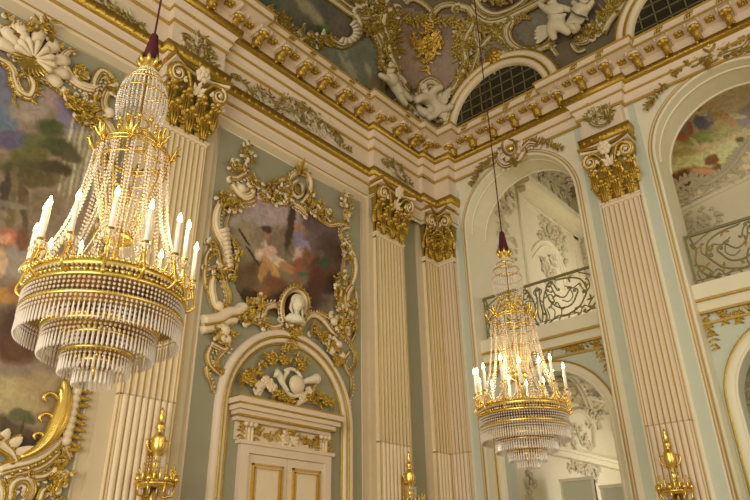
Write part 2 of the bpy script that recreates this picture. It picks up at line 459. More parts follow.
# ------------------------------------------------------------ entablature
def offset_path(base, p):
    out = []; L = len(base)
    for i in range(L):
        a = Vector(base[i]); ns = []
        for q, r in ((i-1, i), (i, i+1)):
            if 0 <= q and r < L:
                d = (Vector(base[r]) - Vector(base[q])).normalized(); ns.append(Vector((d.y, -d.x)))
        if len(ns) == 1: n = ns[0]*p
        else: n = (ns[0]+ns[1])*p if abs(ns[0].dot(ns[1])) < .5 else ns[0]*p
        out.append((a.x+n.x, a.y+n.y))
    return out
def sweep_profile(base, prof, mb):
    """prof: (p, z) points; each span carries the mesh's one material"""
    rows = [[(x, y, z) for x, y in offset_path(base, p)] for p, z in prof]; n = len(base); vs = [v for r in rows for v in r]
    fs = [(i*n+k, i*n+k+1, (i+1)*n+k+1, (i+1)*n+k) for i in range(len(rows)-1) for k in range(n-1)]
    mb.add(vs, fs)
D = .16
BASE_U = [(0,-16), (0,-7.86), (D,-7.86), (D,-6.8), (0,-6.8), (0,-2.5), (D,-2.5), (D,-.80), (.3,-.80), (.3,-.3), (.72,-.3), (.72,0),
          (4.24,0), (4.24,-D), (5.17,-D), (5.17,0), (8.95,0), (8.95,-D), (10.2,-D), (10.2,0), (16,0)]
BASE_L = [(0,-16), (0,-7.86), (D,-7.86), (D,-6.8), (0,-6.8), (0,-2.5), (D,-2.5), (D,-.78), (.26,-.78), (.26,-.26), (.70,-.26), (.70,0)]
BLOCKS = [[(4.30,.02), (4.30,-D), (5.14,-D), (5.14,.02)], [(9.05,.02), (9.05,-D), (10.0,-D), (10.0,.02)]]
def entab(name, base, spans):
    root = None
    cream = MB()
    for m_, prof in spans:
        if m_ == 'cream': sweep_profile(base, prof, cream)
    root = struct(cream, name, 'rose', smooth=False)
    gold = MB()
    for m_, prof in spans:
        if m_ == 'gold': sweep_profile(base, prof, gold)
    gold.build('gilded_fillet', 'gilt', root, smooth=False)
    for m_, prof in spans:
        if m_ == 'carved':
            c = MB(); sweep_profile(base, prof, c)
            p = (prof[0][0]+prof[-1][0])/2+.015; zz = (prof[0][1]+prof[-1][1])/2; hgt = abs(prof[-1][1]-prof[0][1])
            path = offset_path(base, p); st = hgt*.75
            for i in range(len(path)-1):
                a, b_ = Vector(path[i]), Vector(path[i+1]); L = (b_-a).length; nn = int(L/st); d = (b_-a).normalized()
                for k in range(nn):
                    q = a+d*(k+.5)*L/nn
                    c.lathe([(.002, -hgt*.36), (hgt*.26, -hgt*.1), (hgt*.2, hgt*.2), (.004, hgt*.38)], (q.x, q.y, zz), n=5)
            c.build('carved_band', 'gold', root, smooth=True)
    return root
upper = [('gold', [(.03,10.45), (.07,10.45), (.07,10.50), (.06,10.50)]),
         ('cream', [(.06,10.50), (.07,10.6), (.11,10.67), (.11,10.69)]),
         ('gold', [(.11,10.69), (.135,10.69), (.135,10.735), (.12,10.735)]),
         ('cream', [(.12,10.735), (.13,10.78), (.17,10.86), (.18,10.88)]),
         ('carved', [(.18,10.88), (.23,10.89), (.25,11.04), (.20,11.05)]),
         ('cream', [(.20,11.05), (.20,11.27), (.60,11.33), (.62,11.33)]),
         ('gold', [(.61,11.32), (.64,11.32), (.64,11.36), (.625,11.36)]),
         ('cream', [(.625,11.36), (.64,11.50)]),
         ('gold', [(.64,11.50), (.67,11.50), (.67,11.54), (.64,11.545)]),
         ('cream', [(.64,11.545), (.3,11.6), (-.1,11.62)])]
cornice = entab('trim_1', BASE_U, upper)
lower = [('cream', [(-.01,9.15), (.03,9.2)]), ('gold', [(.03,9.20), (.045,9.20), (.045,9.225), (.03,9.225)]),
         ('cream', [(.03,9.225), (.03,9.44), (.05,9.48)]), ('gold', [(.05,9.48), (.08,9.48), (.08,9.53), (.065,9.53)]),
         ('cream', [(.065,9.53), (.075,9.66), (.09,9.69)]), ('carved', [(.09,9.69), (.13,9.70), (.15,9.90), (.10,9.91)]),
         ('cream', [(.10,9.91), (.03,9.93), (.03,10.46)])]
architrave = entab('trim_4', BASE_L, lower)
for q, bb in enumerate(BLOCKS):
    entab('trim_5' if q == 0 else 'trim_5.001', bb, lower)

m_ = MB()
for x0, x1, d in ((4.22, 5.19, D), (8.93, 10.22, D), (.3, .74, .3)): m_.box((x0, -d-.03, 10.44), (x1, 0, 10.465))
m_.box((0, -.66, 10.44), (.3, 0, 10.465)); m_.build('soffit', 'rose', cornice, smooth=False)
def base_off(S, u, upper_=True):
    if S is WL: return D if (-7.86 < u < -6.8 or -2.5 < u <= -.75) else (.3 if u > -.75 else 0)
    return D if (4.24 < u < 5.17 or 8.95 < u < 10.2) else (.3 if u < .66 else 0)
# modillions: gilded scroll brackets under the corona, a rosette in each coffer, a leaf on the fascia
def bracket():
    m_ = MB(); w_ = .13
    prof = [(.20,11.03), (.34,11.02), (.40,11.07), (.37,11.13), (.47,11.15), (.56,11.19), (.575,11.25), (.55,11.32), (.20,11.30)]
    n = len(prof); vs = [(p, -w_/2, z) for p, z in prof]+[(p, w_/2, z) for p, z in prof]
    fs = [tuple(range(n))[::-1], tuple(range(n, 2*n))]+[(i, (i+1) % n, (i+1) % n+n, i+n) for i in range(n)]
    m_.add(vs, fs); m_.cur = 1
    m_.box((.2, -.1, 11.24), (.58, .1, 11.30))
    m_.cur = 0
    for yy in (-.07, .07): m_.lathe([(.002, -.05), (.05, -.03), (.06, 0), (.05, .03), (.002, .05)], (.5, yy, 11.2), n=8)
    for k in range(3): m_.lathe([(.002, -.03), (.045, 0), (.002, .06)], (.24+.07*k, (-.05, .05, 0)[k], 11.02+.01*k), n=6)
    return m_
def coffer_flower():
    m_ = MB()
    for k in range(4):
        a = PI/4+PI/2*k; m_.lathe([(.002, -.03), (.055, -.01), (.05, .02), (.01, .03)], (.41+.055*cos(a), .055*sin(a), 11.285), n=7)
    m_.lathe([(.003, -.05), (.03, -.03), (.03, .02), (.003, .03)], (.41, 0, 11.28), n=7)
    return m_
def fascia_leaf():
    m_ = MB()
    for k in (-1, 0, 1): m_.tube([(.625, k*.05-.05, 11.375), (.655, k*.05, 11.43), (.64, k*.05+.05, 11.49)], [.008, .026, .008], n=5)
    return m_
protos = {}
for nm, fn in (('modillion', bracket), ('rosette', coffer_flower), ('fascia_leaf', fascia_leaf)):
    protos[nm] = fn()
first = {}
def place_on_cornice(nm, S, u, push=0):
    if nm not in first:
        o = protos[nm].build(nm, ['gold', 'rose'] if nm == 'modillion' else 'gold', cornice); first[nm] = o
    else:
        o = first[nm].copy(); COL.objects.link(o); o.parent = cornice
    off = base_off(S, u)+push
    if S is WL: o.location = (off, u, 0)
    else: o.location = (u, -off, 0); o.rotation_euler = (0, 0, -PI/2)
SPC = .6
for S, us in ((WL, [-.75-.6*k+.0 for k in range(1, 17)]+[-.95+.02]), (WR, [.95+.6*k for k in range(0, 14)])):
    for u in us:
        place_on_cornice('modillion', S, u); place_on_cornice('fascia_leaf', S, u)
        place_on_cornice('rosette', S, u+(.3 if S is WL else -.3))
# coffer frames
cf = MB()
for S, us in ((WL, [-.75-.6*k for k in range(1, 17)]), (WR, [.95+.6*k for k in range(0, 14)])):
    for u in us:
        o = base_off(S, u)
        for du in (.11, .46) if S is WL else (-.14, -.49):
            a = S.P(u+du, 11.24, .22+o); c = S.P(u+du+.03, 11.32, .6+o); cf.box(tuple(a), tuple(c))
cf.build('coffer_frame', 'rose', cornice, smooth=False)

# ------------------------------------------------------------ ceiling: the cove and the vault
def cove_pt(t, s):
    """t runs along the cornice (negative: left wall, positive: right wall), s from the cornice to the crown"""
    ins = .28+3.4*(1-cos(s)); z = 11.5+3.9*sin(s); rc = 1.3
    L = 16.0
    # rounded corner of radius rc, centre at (ins+rc, -ins-rc)
    if t < -.5:
        k = (-t-.5)/.5/31.0; return (ins, -(ins+rc)-(L-ins-rc)*k, z) if True else None
    if t > .5:
        k = (t-.5)/.5/31.0; return (ins+rc+(L-ins-rc)*k, -ins, z)
    a = (t+.5)*PI/2
    return (ins+rc-rc*cos(a), -(ins+rc)+rc*sin(a), z)
cm = MB(); T = [-16+.5*i for i in range(32)]+[-.5+.1*i for i in range(11)]+[.5+.5*i for i in range(1, 32)]; NS = 16
vs = []; fs = []
for j in range(NS+1):
    for t in T: vs.append(cove_pt(t, PI/2*j/NS))
n = len(T)
for j in range(NS):
    for i in range(n-1): fs.append((j*n+i, (j+1)*n+i, (j+1)*n+i+1, j*n+i+1))
cm.add(vs, fs)
CB = BVHTree.FromPolygons([Vector(v) for v in cm.v], cm.f)
CS = Mesh_surf(CB, .024)
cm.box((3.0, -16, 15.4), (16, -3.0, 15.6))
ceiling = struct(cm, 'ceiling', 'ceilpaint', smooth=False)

# lunette windows over the cornice
def lunette(idx, c, r, zs):
    PL = Plane((0, -.50, 0), (1,0,0), (0,0,1), (0,-1,0))
    root = Thing('window_%d' % idx, (c, -.50, zs), kind='structure')
    N = 24; g = MB(); vs = [(c, -.51, zs)]+[(c-(r-.05)*cos(PI*k/N), -.51, zs+(r-.05)*sin(PI*k/N)) for k in range(N+1)]
    vs += [(x, -.42, z) for x, y, z in vs]
    K = N+2
    g.add(vs, [(0, k+1, k) for k in range(1, N+1)]+[(K, K+k, K+k+1) for k in range(1, N+1)]); root.part(g, 'glass', 'darkglass', smooth=False)
    m_ = MB()
    for k in range(1, 9):
        x = c-r+2*r*k/9; hh = math.sqrt(max(0, (r-.05)**2-(x-c)**2)); m_.box((x-.012, -.54, zs), (x+.012, -.50, zs+hh))
    for k in range(1, 5):
        z = zs+r*k/5; hw = math.sqrt(max(0, (r-.05)**2-(z-zs)**2)); m_.box((c-hw, -.54, z-.012), (c+hw, -.50, z+.012))
    root.part(m_, 'window_bars', 'iron', smooth=False)
    for nm, rr, wd, mm, hh in (('frame', r+.0, .09, 'cream', .06), ('frame', r+.2, .10, 'cream', .04), ('gilded_fillet', r+.10, .035, 'gold', .11), ('gilded_fillet', r+.31, .035, 'gold', .08)):
        o = Orn(PL); o.band([(c-rr*cos(PI*k/N), zs+rr*sin(PI*k/N)) for k in range(N+1)], wd, k=1.3, h=hh); root.part(o.mb, nm, mm)
lunette(1, 2.5, 1.35, 11.45)
lunette(2, 7.1, 1.35, 11.45)

# ------------------------------------------------------------ pilasters
def shaft(S, u0, u1, nfl, h0, ztop=8.22, zmid=3.8, zbot=1.3, mar=.045):
    c = MB(); g = MB(); pitch = (u1-u0-2*mar)/nfl; r = pitch*.43; H = h0+.09
    def q(u, z, h): return tuple(S.P(u, z, h))
    def quadstrip(prof, z0, z1):
        n = len(prof); vs = [q(u, z0, h) for u, h in prof]+[q(u, z1, h) for u, h in prof]
        c.add(vs, [(i, i+1, n+i+1, n+i) for i in range(n-1)])
    def section(convex):
        prof = [(u0, h0-.01), (u0, H), (u0+mar, H)]
        for k in range(nfl):
            cx = u0+mar+pitch*(k+.5)
            prof.append((cx-r, H))
            for j in range(7):
                a = PI*j/6; prof.append((cx-r*cos(a), H+(r*.7 if convex else -r*.3)*sin(a)))
            prof.append((cx+r, H))
        return prof+[(u1-mar, H), (u1, H), (u1, h0-.01)]
    quadstrip(section(False), zmid, ztop-r); quadstrip(section(True), zbot, zmid-r*.6)
    quadstrip([(u0, h0-.01), (u0, H), (u1, H), (u1, h0-.01)], ztop, ztop+.06)
    for k in range(nfl):
        cx = u0+mar+pitch*(k+.5); N = 8
        for j in range(N):                                  # spandrels over the round flute heads
            a, b_ = PI*j/N, PI*(j+1)/N
            c.add([q(cx-r*cos(a), ztop-r+r*sin(a), H), q(cx-r*cos(b_), ztop-r+r*sin(b_), H), q(cx-r*cos(b_), ztop, H), q(cx-r*cos(a), ztop, H)], [(0, 1, 2, 3)])
            c.add([q(cx-r*cos(a), ztop-r+r*sin(a), H), q(cx-r*cos(b_), ztop-r+r*sin(b_), H), q(cx, ztop-r, H-r*.3)], [(0, 1, 2)])
        e = pitch/2
        c.add([q(cx-e, ztop-r, H), q(cx-r, ztop-r, H), q(cx-r, ztop, H), q(cx-e, ztop, H)], [(0, 1, 2, 3)])
        c.add([q(cx+r, ztop-r, H), q(cx+e, ztop-r, H), q(cx+e, ztop, H), q(cx+r, ztop, H)], [(0, 1, 2, 3)])
        c.add([q(cx-r*cos(PI*j/8), zmid-r*.6+r*.6*sin(PI*j/8), H+r*.5*sin(PI*j/8)) for j in range(9)], [tuple(range(9))])
        o = Orn(S); rr = r*1.06
        o.band([(cx-rr, zbot), (cx-rr, ztop-r)]+[(cx-rr*cos(PI*j/8), ztop-r+rr*sin(PI*j/8)) for j in range(1, 8)]+[(cx+rr, ztop-r), (cx+rr, zbot)], pitch*.085, h=H-.003, n=4)
        g.add(o.mb.v, o.mb.f)
    for u in (u0, u1-mar): c.add([q(u, ztop-r, H), q(u+mar, ztop-r, H), q(u+mar, ztop, H), q(u, ztop, H)], [(0, 1, 2, 3)])
    for u in (u0+.006, u1-.006):
        o = Orn(S); o.band([(u, zbot), (u, ztop)], .010, h=H-.003, n=4); g.add(o.mb.v, o.mb.f)
    neck = slab(S, u0-.02, u1+.02, ztop+.06, ztop+.10, h0, H+.03); nb = MB()
    slab(S, u0-.05, u1+.05, .9, zbot, h0, H+.06, nb); slab(S, u0-.09, u1+.09, 0, .9, h0, H+.10, nb)
    return c, g, nb, neck
class Bell(Plane):
    """the swelling face of a capital"""
    def __init__(s, S, z0, h0, H): s.S = S; s.z0 = z0; s.h0 = h0; s.H = H
    def P(s, u, v, h):
        t = max(0, min(1.1, v/s.H)); return s.S.P(u, s.z0+v, s.h0+.02+.20*t**2.2+h)
def capital(S, u0, u1, z0, h0, H=1.15, half=None):
    """half: None whole, 'L' the left half only, 'R' the right half only (folded in a corner)"""
    B = Bell(S, z0, h0, H); W = u1-u0; c = (u0+u1)/2; parts = {}
    core = MB()
    for j in range(6):
        v0, v1 = H*j/6, H*(j+1)/6
        ex = lambda v: .10*(v/H)**2
        a = [B.P(u0-ex(v0)*(half != 'R'), v0, -.02), B.P(u1+ex(v0)*(half != 'L'), v0, -.02), B.P(u1+ex(v1)*(half != 'L'), v1, -.02), B.P(u0-ex(v1)*(half != 'R'), v1, -.02)]
        core.add([tuple(x) for x in a], [(0, 1, 2, 3)])
        for u, fl_ in ((u0, half != 'R'), (u1, half != 'L')):
            if fl_:
                sg = -1 if u == u0 else 1
                f0, f1 = B.P(u+sg*ex(v0), v0, -.02), B.P(u+sg*ex(v1), v1, -.02)
                k0, k1 = S.P(u+sg*ex(v0), z0+v0, 0), S.P(u+sg*ex(v1), z0+v1, 0)
                core.add([tuple(x) for x in (f0, k0, k1, f1)], [(0, 1, 2, 3)])
    parts['bell'] = (core, 'oldgold')
    lv = Orn(B)
    def big(u, v, L, w_, tip):
        lv.leaf((u, v), PI/2, L, w_, tip=tip, rise=.26, seg=9, lobes=0)
        for k in (-1, 0, 1): lv.taper([(u+k*w_*.10, v+L*.05), (u+k*w_*.2, v+L*.45), (u+k*w_*.17, v+L*.85)], .014, .02, h=tip*.45+w_*.13)
        lv.dome((u, v+L*.97), w_*.25, h=tip, k=1.0)
        for k in (-1, 1): lv.dome((u+k*w_*.3, v+L*.84), w_*.19, h=tip*.75, k=1.1); lv.dome((u+k*w_*.4, v+L*.5), w_*.15, h=tip*.35, k=1.2); lv.curl((u+k*w_*.3, v+L*.3), PI/2-k*.5, .09, -k, 1.1, .016, h=.07, n=8)
    n1 = 3 if not half else 2
    for k in range(n1+1): big(u0+W*k/n1, H*.2, H*.46, W/n1*.8, .15)
    for k in range(n1): big(u0+W*(k+.5)/n1, -.02, H*.42, W/n1*.95, .13)
    for k in range(10):
        q = (u0+W*random.random(), H*random.uniform(.45, .8)); lv.curl(q, random.uniform(0, 6.3), .10, random.choice((1, -1)), 1.1, .016, h=.08, n=8)
    for k in range(12): lv.dome((u0+W*random.random(), H*random.uniform(.1, .8)), .028, h=.10)
    parts['acanthus_leaves'] = (lv.mb, 'gold')
    vo = Orn(B); vr = .155
    ends = [(-1, u0)]*(half != 'R')+[(1, u1)]*(half != 'L')
    for side, e in ends:
        cc = (u1 if half == 'L' else u0 if half == 'R' else c); q = (e-side*.02, H*.80)
        vo.spiral(q, vr, 2.0, -side, PI/2, .038, h=.10, k=1.4)
        p = smooth_path([(cc+side*.05, H*.56), (cc+side*abs(e-cc)*.35, H*.78), (cc+side*abs(e-cc)*.62, H*.93), (q[0], q[1]+vr)], 5); vo.taper(p, .02, .04, h=.09, k=1.3)
    parts['volutes'] = (vo.mb, 'gold')
    vg = Orn(B)
    for side, e in ends:
        vg.spiral((e-side*.02, H*.80), vr*.78, 1.6, -side, PI/2, .016, h=.14, k=1.4); vg.dome((e-side*.02, H*.80), .035, h=.15)
        for k in range(3): vg.leaf((e-side*(.02+.04*k), H*(.52+.05*k)), PI/2-side*.5+random.uniform(-.5, .5), .2, .09, h=.06, tip=.08)
        vg.curl((e-side*.18, H*.8), -.6 if side > 0 else PI+.6, .12, -side, 1.2, .02, h=.14)
    fc = c if not half else (u1 if half == 'L' else u0)
    if not half: vg.flower((c, H*.95), .15, 6, h=.16); vg.acanthus((c, H*.64), PI/2, .22, .2, 5, 2.2, h=.12, tip=.06)
    parts['cream_sprays'] = (vg.mb, 'cream')
    ab = MB(); N = 10
    for z, hh, ex in ((H*.985, .0, 0), (H*1.05, .04, .04)):
        vs = []
        for lev in (0, 1):
            for k in range(N+1):
                t = k/N; u = u0-(.12+ex)*(half != 'R')+(W+(.12+ex)*((half != 'R')+(half != 'L')))*t
                d = (2*t-1) if not half else (1-t if half == 'L' else t)
                vs.append(tuple(S.P(u, z0+z+.06*lev, h0+.20+.17*d*d+hh)))
            for k in (N, 0):
                t = k/N; u = u0-(.12+ex)*(half != 'R')+(W+(.12+ex)*((half != 'R')+(half != 'L')))*t; vs.append(tuple(S.P(u, z0+z+.06*lev, h0)))
        n = N+3; ab.add(vs, [tuple(range(n)), tuple(range(n, 2*n))[::-1]]+[(i, (i+1) % n, (i+1) % n+n, i+n) for i in range(n)])
        ab.cur = 1
    parts['abacus'] = (ab, ['cream', 'gold'])
    return parts
def pilaster(label, faces, h0, loc, group=None):
    t = Thing('fluted_pilaster', loc, label, 'pilaster', group)
    for S, u0, u1, nfl, half in faces:
        c, g, nb, nk = shaft(S, u0, u1, nfl, h0)
        t.part(c, 'shaft', 'rose' if S is WR else 'cream', smooth=False); t.part(g, 'gilded_flute_lines', 'gilt'); t.part(nb, 'pedestal', 'cream', smooth=False); t.part(nk, 'neck_molding', 'cream', smooth=False)
        cap = None
        for nm, (mb, mm) in capital(S, u0, u1, 8.30, h0+.05, half=half).items():
            if nm == 'bell': cap = t.part(mb, 'capital', mm, smooth=False)
            else: t.part(mb, nm, mm, smooth=nm != 'abacus', parent=cap)
pilaster('fluted cream and gold pilaster behind the large near chandelier, left of the doorway', [(WL, -7.79, -6.91, 8, None)], .07, (0, -7.25, 0))
pilaster('fluted pilaster with gilded capital on the left wall, between doorway and room corner', [(WL, -2.46, -1.50, 8, None)], .07, (0, -1.8, 0))
pilaster('fluted pilaster folded into the room corner, with a face on each wall', [(WL, -.68, -.16, 4, 'L'), (WR, .16, .62, 4, 'R')], .07, (0, 0, 0))
pilaster('broad fluted pilaster with gilded capital between the two tall arches', [(WR, 4.34, 5.14, 7, None)], .05, (4.7, 0, 0))

# ------------------------------------------------------------ crystal chandeliers
def octa(mb, p, rx, rz, ang=0):
    x, y, z = p; c, s_ = cos(ang)*rx, sin(ang)*rx
    mb.add([(x+c, y+s_, z), (x-s_, y+c, z), (x-c, y-s_, z), (x+s_, y-c, z), (x, y, z+rz), (x, y, z-rz)],
           [(0,1,4),(1,2,4),(2,3,4),(3,0,4),(1,0,5),(2,1,5),(3,2,5),(0,3,5)])
def drop_(mb, p, r, rz, ang=0):
    x, y, z = p; vs = [(x, y, z+rz)]
    for k, (q, w_) in enumerate(((.72, .7), (-.72, 1.0))):
        for j in range(4): a = ang+j*PI/2; vs.append((x+cos(a)*r*w_, y+sin(a)*r*w_, z+rz*q))
    vs.append((x, y, z-rz))
    mb.add(vs, [(0, 1+j, 1+(j+1) % 4) for j in range(4)]+[(1+j, 5+j, 5+(j+1) % 4, 1+(j+1) % 4) for j in range(4)]+[(9, 5+(j+1) % 4, 5+j) for j in range(4)])
def strand(mb, pts, r, step, rz=None):
    acc = 0
    for i in range(len(pts)-1):
        a, b_ = Vector(pts[i]), Vector(pts[i+1]); d = (b_-a).length
        while acc < d:
            p = a+(b_-a)*(acc/d); octa(mb, p, r, rz or r*1.15, random.random()*3); acc += step
        acc -= d
def ringpts(r, z, n=48): return [(r*cos(2*PI*k/n), r*sin(2*PI*k/n), z) for k in range(n)]
def make_chandelier():
    Z0 = 2.72
    root = empty('crystal_chandelier', (0, 0, Z0))
    def part(mb, nm, mm, parent=None, smooth=True):
        mb.v = [(v[0], v[1], v[2]-Z0) for v in mb.v]; return mb.build(nm, mm, parent or root, smooth)
    m_ = MB(); m_.tube([(0, 0, 6.15), (0, 0, 15.8)], .011, n=5)
    cable = part(m_, 'suspension_cable', 'burgundy')
    m_ = MB(); m_.lathe([(.008, 6.24), (.035, 6.22), (.045, 6.14), (.062, 6.03), (.08, 5.93), (.092, 5.85), (.01, 5.84)], n=16, ripple=.06, rn=8)
    part(m_, 'fabric_sleeve', 'burgundy')
    m_ = MB(); m_.lathe([(.06, 5.74), (.085, 5.78), (.07, 5.82), (.10, 5.86), (.09, 5.87), (.05, 5.80)], n=16)
    for k in range(8):
        a = 2*PI*k/8; m_.tube([(.07*cos(a), .07*sin(a), 5.80), (.11*cos(a), .11*sin(a), 5.87), (.10*cos(a), .10*sin(a), 5.93)], [.02, .022, .006], n=5)
    part(m_, 'top_crown', 'brightgold')
    m_ = MB(); m_.lathe([(.012, 5.75), (.014, 5.1), (.05, 5.06), (.012, 4.98), (.014, 4.5), (.05, 4.4), (.014, 4.3), (.02, 4.05), (.10, 3.98), (.13, 4.0), (.12, 3.95), (.03, 3.9), (.02, 3.5), (.06, 3.4), (.015, 3.3), (.015, 2.92), (.035, 2.87), (.01, 2.80)], n=10)
    part(m_, 'central_stem', 'brightgold')
    # balloon of crystal strands
    for r, z, w_ in ((.085, 5.76, .010), (.14, 5.67, .012), (.20, 5.57, .013), (.232, 5.44, .007), (.09, 5.16, .010)):
        gd = MB(); gd.tube(ringpts(r, z, 28), w_, n=5, closed=True); part(gd, 'balloon_ring', 'brightgold')
    cr = MB(); prof = smooth_path([(.08, 5.77), (.13, 5.68), (.19, 5.58), (.225, 5.46), (.228, 5.32), (.21, 5.2)], 4)
    for k in range(34):
        a = 2*PI*k/34; strand(cr, [(r*cos(a), r*sin(a), z) for r, z in prof], .0105, .024)
    for k in range(26):
        a = 2*PI*k/26
        for j in range(4): octa(cr, (.18*cos(a), .18*sin(a), 5.42-.05*j), .007, .024, a)
    tag(part(cr, 'crystal_balloon', 'crystal', smooth=False), kind='stuff')
    # middle crown with ball finials, hoops and leaf finials
    m_ = MB(); m_.tube(ringpts(.16, 4.98, 32), .012, n=5, closed=True); m_.tube(ringpts(.16, 5.0, 32), .012, n=5, closed=True)
    for k in range(10):
        a = 2*PI*k/10; m_.tube([(.16*cos(a), .16*sin(a), 4.98), (.19*cos(a), .19*sin(a), 5.06), (.17*cos(a), .17*sin(a), 5.11)], .007, n=4)
        m_.lathe([(.003, -.026), (.022, -.014), (.026, 0), (.022, .014), (.003, .026)], (.17*cos(a), .17*sin(a), 5.13), n=8)
    part(m_, 'ball_crown', 'brightgold')
    m_ = MB()
    for z, w_ in ((4.83, .013), (4.79, .009), (4.66, .010)): m_.tube(ringpts(.315, z, 40), w_, n=5, closed=True)
    for k in range(16):
        a = 2*PI*k/16; m_.tube([(.315*cos(a), .315*sin(a), 4.83), (.30*cos(a), .30*sin(a), 4.6), (.2*cos(a), .2*sin(a), 4.3), (.12*cos(a), .12*sin(a), 4.0)], .006, n=4)
    for k in range(8):
        a = 2*PI*(k+.5)/8; m_.tube([(.16*cos(a), .16*sin(a), 4.99), (.22*cos(a), .22*sin(a), 4.9), (.315*cos(a), .315*sin(a), 4.83)], .008, n=4)
    part(m_, 'basket_frame', 'brightgold')
    for k in range(8):
        a = 2*PI*k/8; m_ = MB()
        for da, l in ((-.14, .12), (0, .17), (.14, .12)):
            m_.tube([(.32*cos(a), .32*sin(a), 4.78), (.37*cos(a+da*.6), .37*sin(a+da*.6), 4.80+l*.4), (.39*cos(a+da), .39*sin(a+da), 4.78+l), (.42*cos(a+da), .42*sin(a+da), 4.77+l)], [.014, .02, .014, .004], n=5)
        part(m_, 'leaf_finial', 'brightgold')
    cr = MB()
    for k in range(30):
        a = 2*PI*k/30; strand(cr, [(r*cos(a), r*sin(a), z) for r, z in smooth_path([(.315, 4.80), (.30, 4.6), (.22, 4.3), (.13, 4.02)], 4)], .011, .032)
    for k in range(20):
        a = 2*PI*k/20; strand(cr, [(.16*cos(a), .16*sin(a), 4.98), (.20*cos(a), .20*sin(a), 4.92), (.30*cos(a), .30*sin(a), 4.84)], .009, .026)
    for k in range(14):
        a = 2*PI*k/14; strand(cr, [(r*cos(a), r*sin(a), z) for r, z in smooth_path([(.12, 4.35), (.15, 4.1), (.3, 3.72), (.56, 3.58)], 4)], .009, .03)
    tag(part(cr, 'crystal_basket', 'crystal', smooth=False), kind='stuff')
    for k in range(14):
        a = 2*PI*(k+.5)/14; cr = MB()
        for da in (-.035, .035):
            strand(cr, [(r*cos(a+da), r*sin(a+da), z) for r, z in smooth_path([(.33, 4.74), (.36, 4.4), (.43, 4.0), (.585, 3.60)], 5)], .014, .036)
        part(cr, 'crystal_chain', 'crystal', smooth=False)
    # the great hoop and the hoops of the tiers
    def hoop(nm, r, z, w_, teeth=True):
        m_ = MB(); m_.lathe([(r-.008, z-w_), (r+.010, z-w_), (r+.004, z), (r+.014, z+w_), (r-.008, z+w_), (r-.008, z-w_)], n=64)
        if teeth:
            nn = int(2*PI*r/.045)
            for k in range(nn):
                a = 2*PI*k/nn; m_.lathe([(.002, 0), (.018, .012), (.012, .03), (.002, .042)], (r*cos(a), r*sin(a), z+w_), n=5)
        return part(m_, nm, 'brightgold')
    hoop('great_hoop', .615, 3.50, .020); hoop('great_hoop', .625, 3.41, .013); hoop('tier_hoop', .62, 3.27, .010, False)
    hoop('tier_hoop', .44, 3.30, .013); hoop('tier_hoop', .44, 3.15, .010); hoop('tier_hoop', .28, 3.10, .013)
    hoop('tier_hoop', .27, 2.98, .009, False); hoop('tier_hoop', .15, 2.92, .012)
    m_ = MB()
    for k in range(10):
        a = 2*PI*k/10
        m_.tube([(.61*cos(a), .61*sin(a), 3.50), (.35*cos(a), .35*sin(a), 3.56), (.02*cos(a), .02*sin(a), 3.50)], .008, n=4)
        m_.tube([(.44*cos(a), .44*sin(a), 3.30), (.02*cos(a), .02*sin(a), 3.30)], .006, n=4)
        m_.tube([(.28*cos(a), .28*sin(a), 3.10), (.02*cos(a), .02*sin(a), 3.10)], .006, n=4)
    part(m_, 'hoop_spokes', 'brightgold')
    # tiers: rows of beads ending in long drops
    def tier(r, z1, z0, drop, idx):
        nn = int(2*PI*r/.036); cr = MB(); rows = int((z1-z0)/.031)
        for k in range(nn):
            a = 2*PI*k/nn
            for j in range(rows+1):
                z = z1-(z1-z0)*j/max(1, rows); octa(cr, (r*cos(a), r*sin(a), z), .0135, .0145, a)
        tag(part(cr, 'crystal_bead_tier', 'crystal', smooth=False), kind='stuff')
        dm = MB(); drop_(dm, (0, 0, 0), .0105, drop*.56)
        me = None; rest = MB()
        for k in range(nn):
            a = 2*PI*k/nn; p = (r*cos(a), r*sin(a), z0-drop*.56-.008)
            if idx == 0 and k < 100:
                if me is None:
                    me = dm.build('crystal_drop', 'crystal', root, False); me.location = (p[0], p[1], p[2]-Z0)
                else:
                    c = me.copy(); COL.objects.link(c); c.parent = root; c.location = (p[0], p[1], p[2]-Z0)
            else: drop_(rest, p, .0105, drop*.56, a)
        if rest.v: tag(part(rest, 'crystal_drops', 'crystal', smooth=False), kind='stuff')
    tier(.62, 3.48, 3.21, .12, 0); tier(.43, 3.28, 3.07, .11, 1); tier(.26, 3.08, 2.94, .10, 2); tier(.145, 2.9, 2.85, .09, 3)
    # arms with cups and candles
    N = 15; arm0 = None
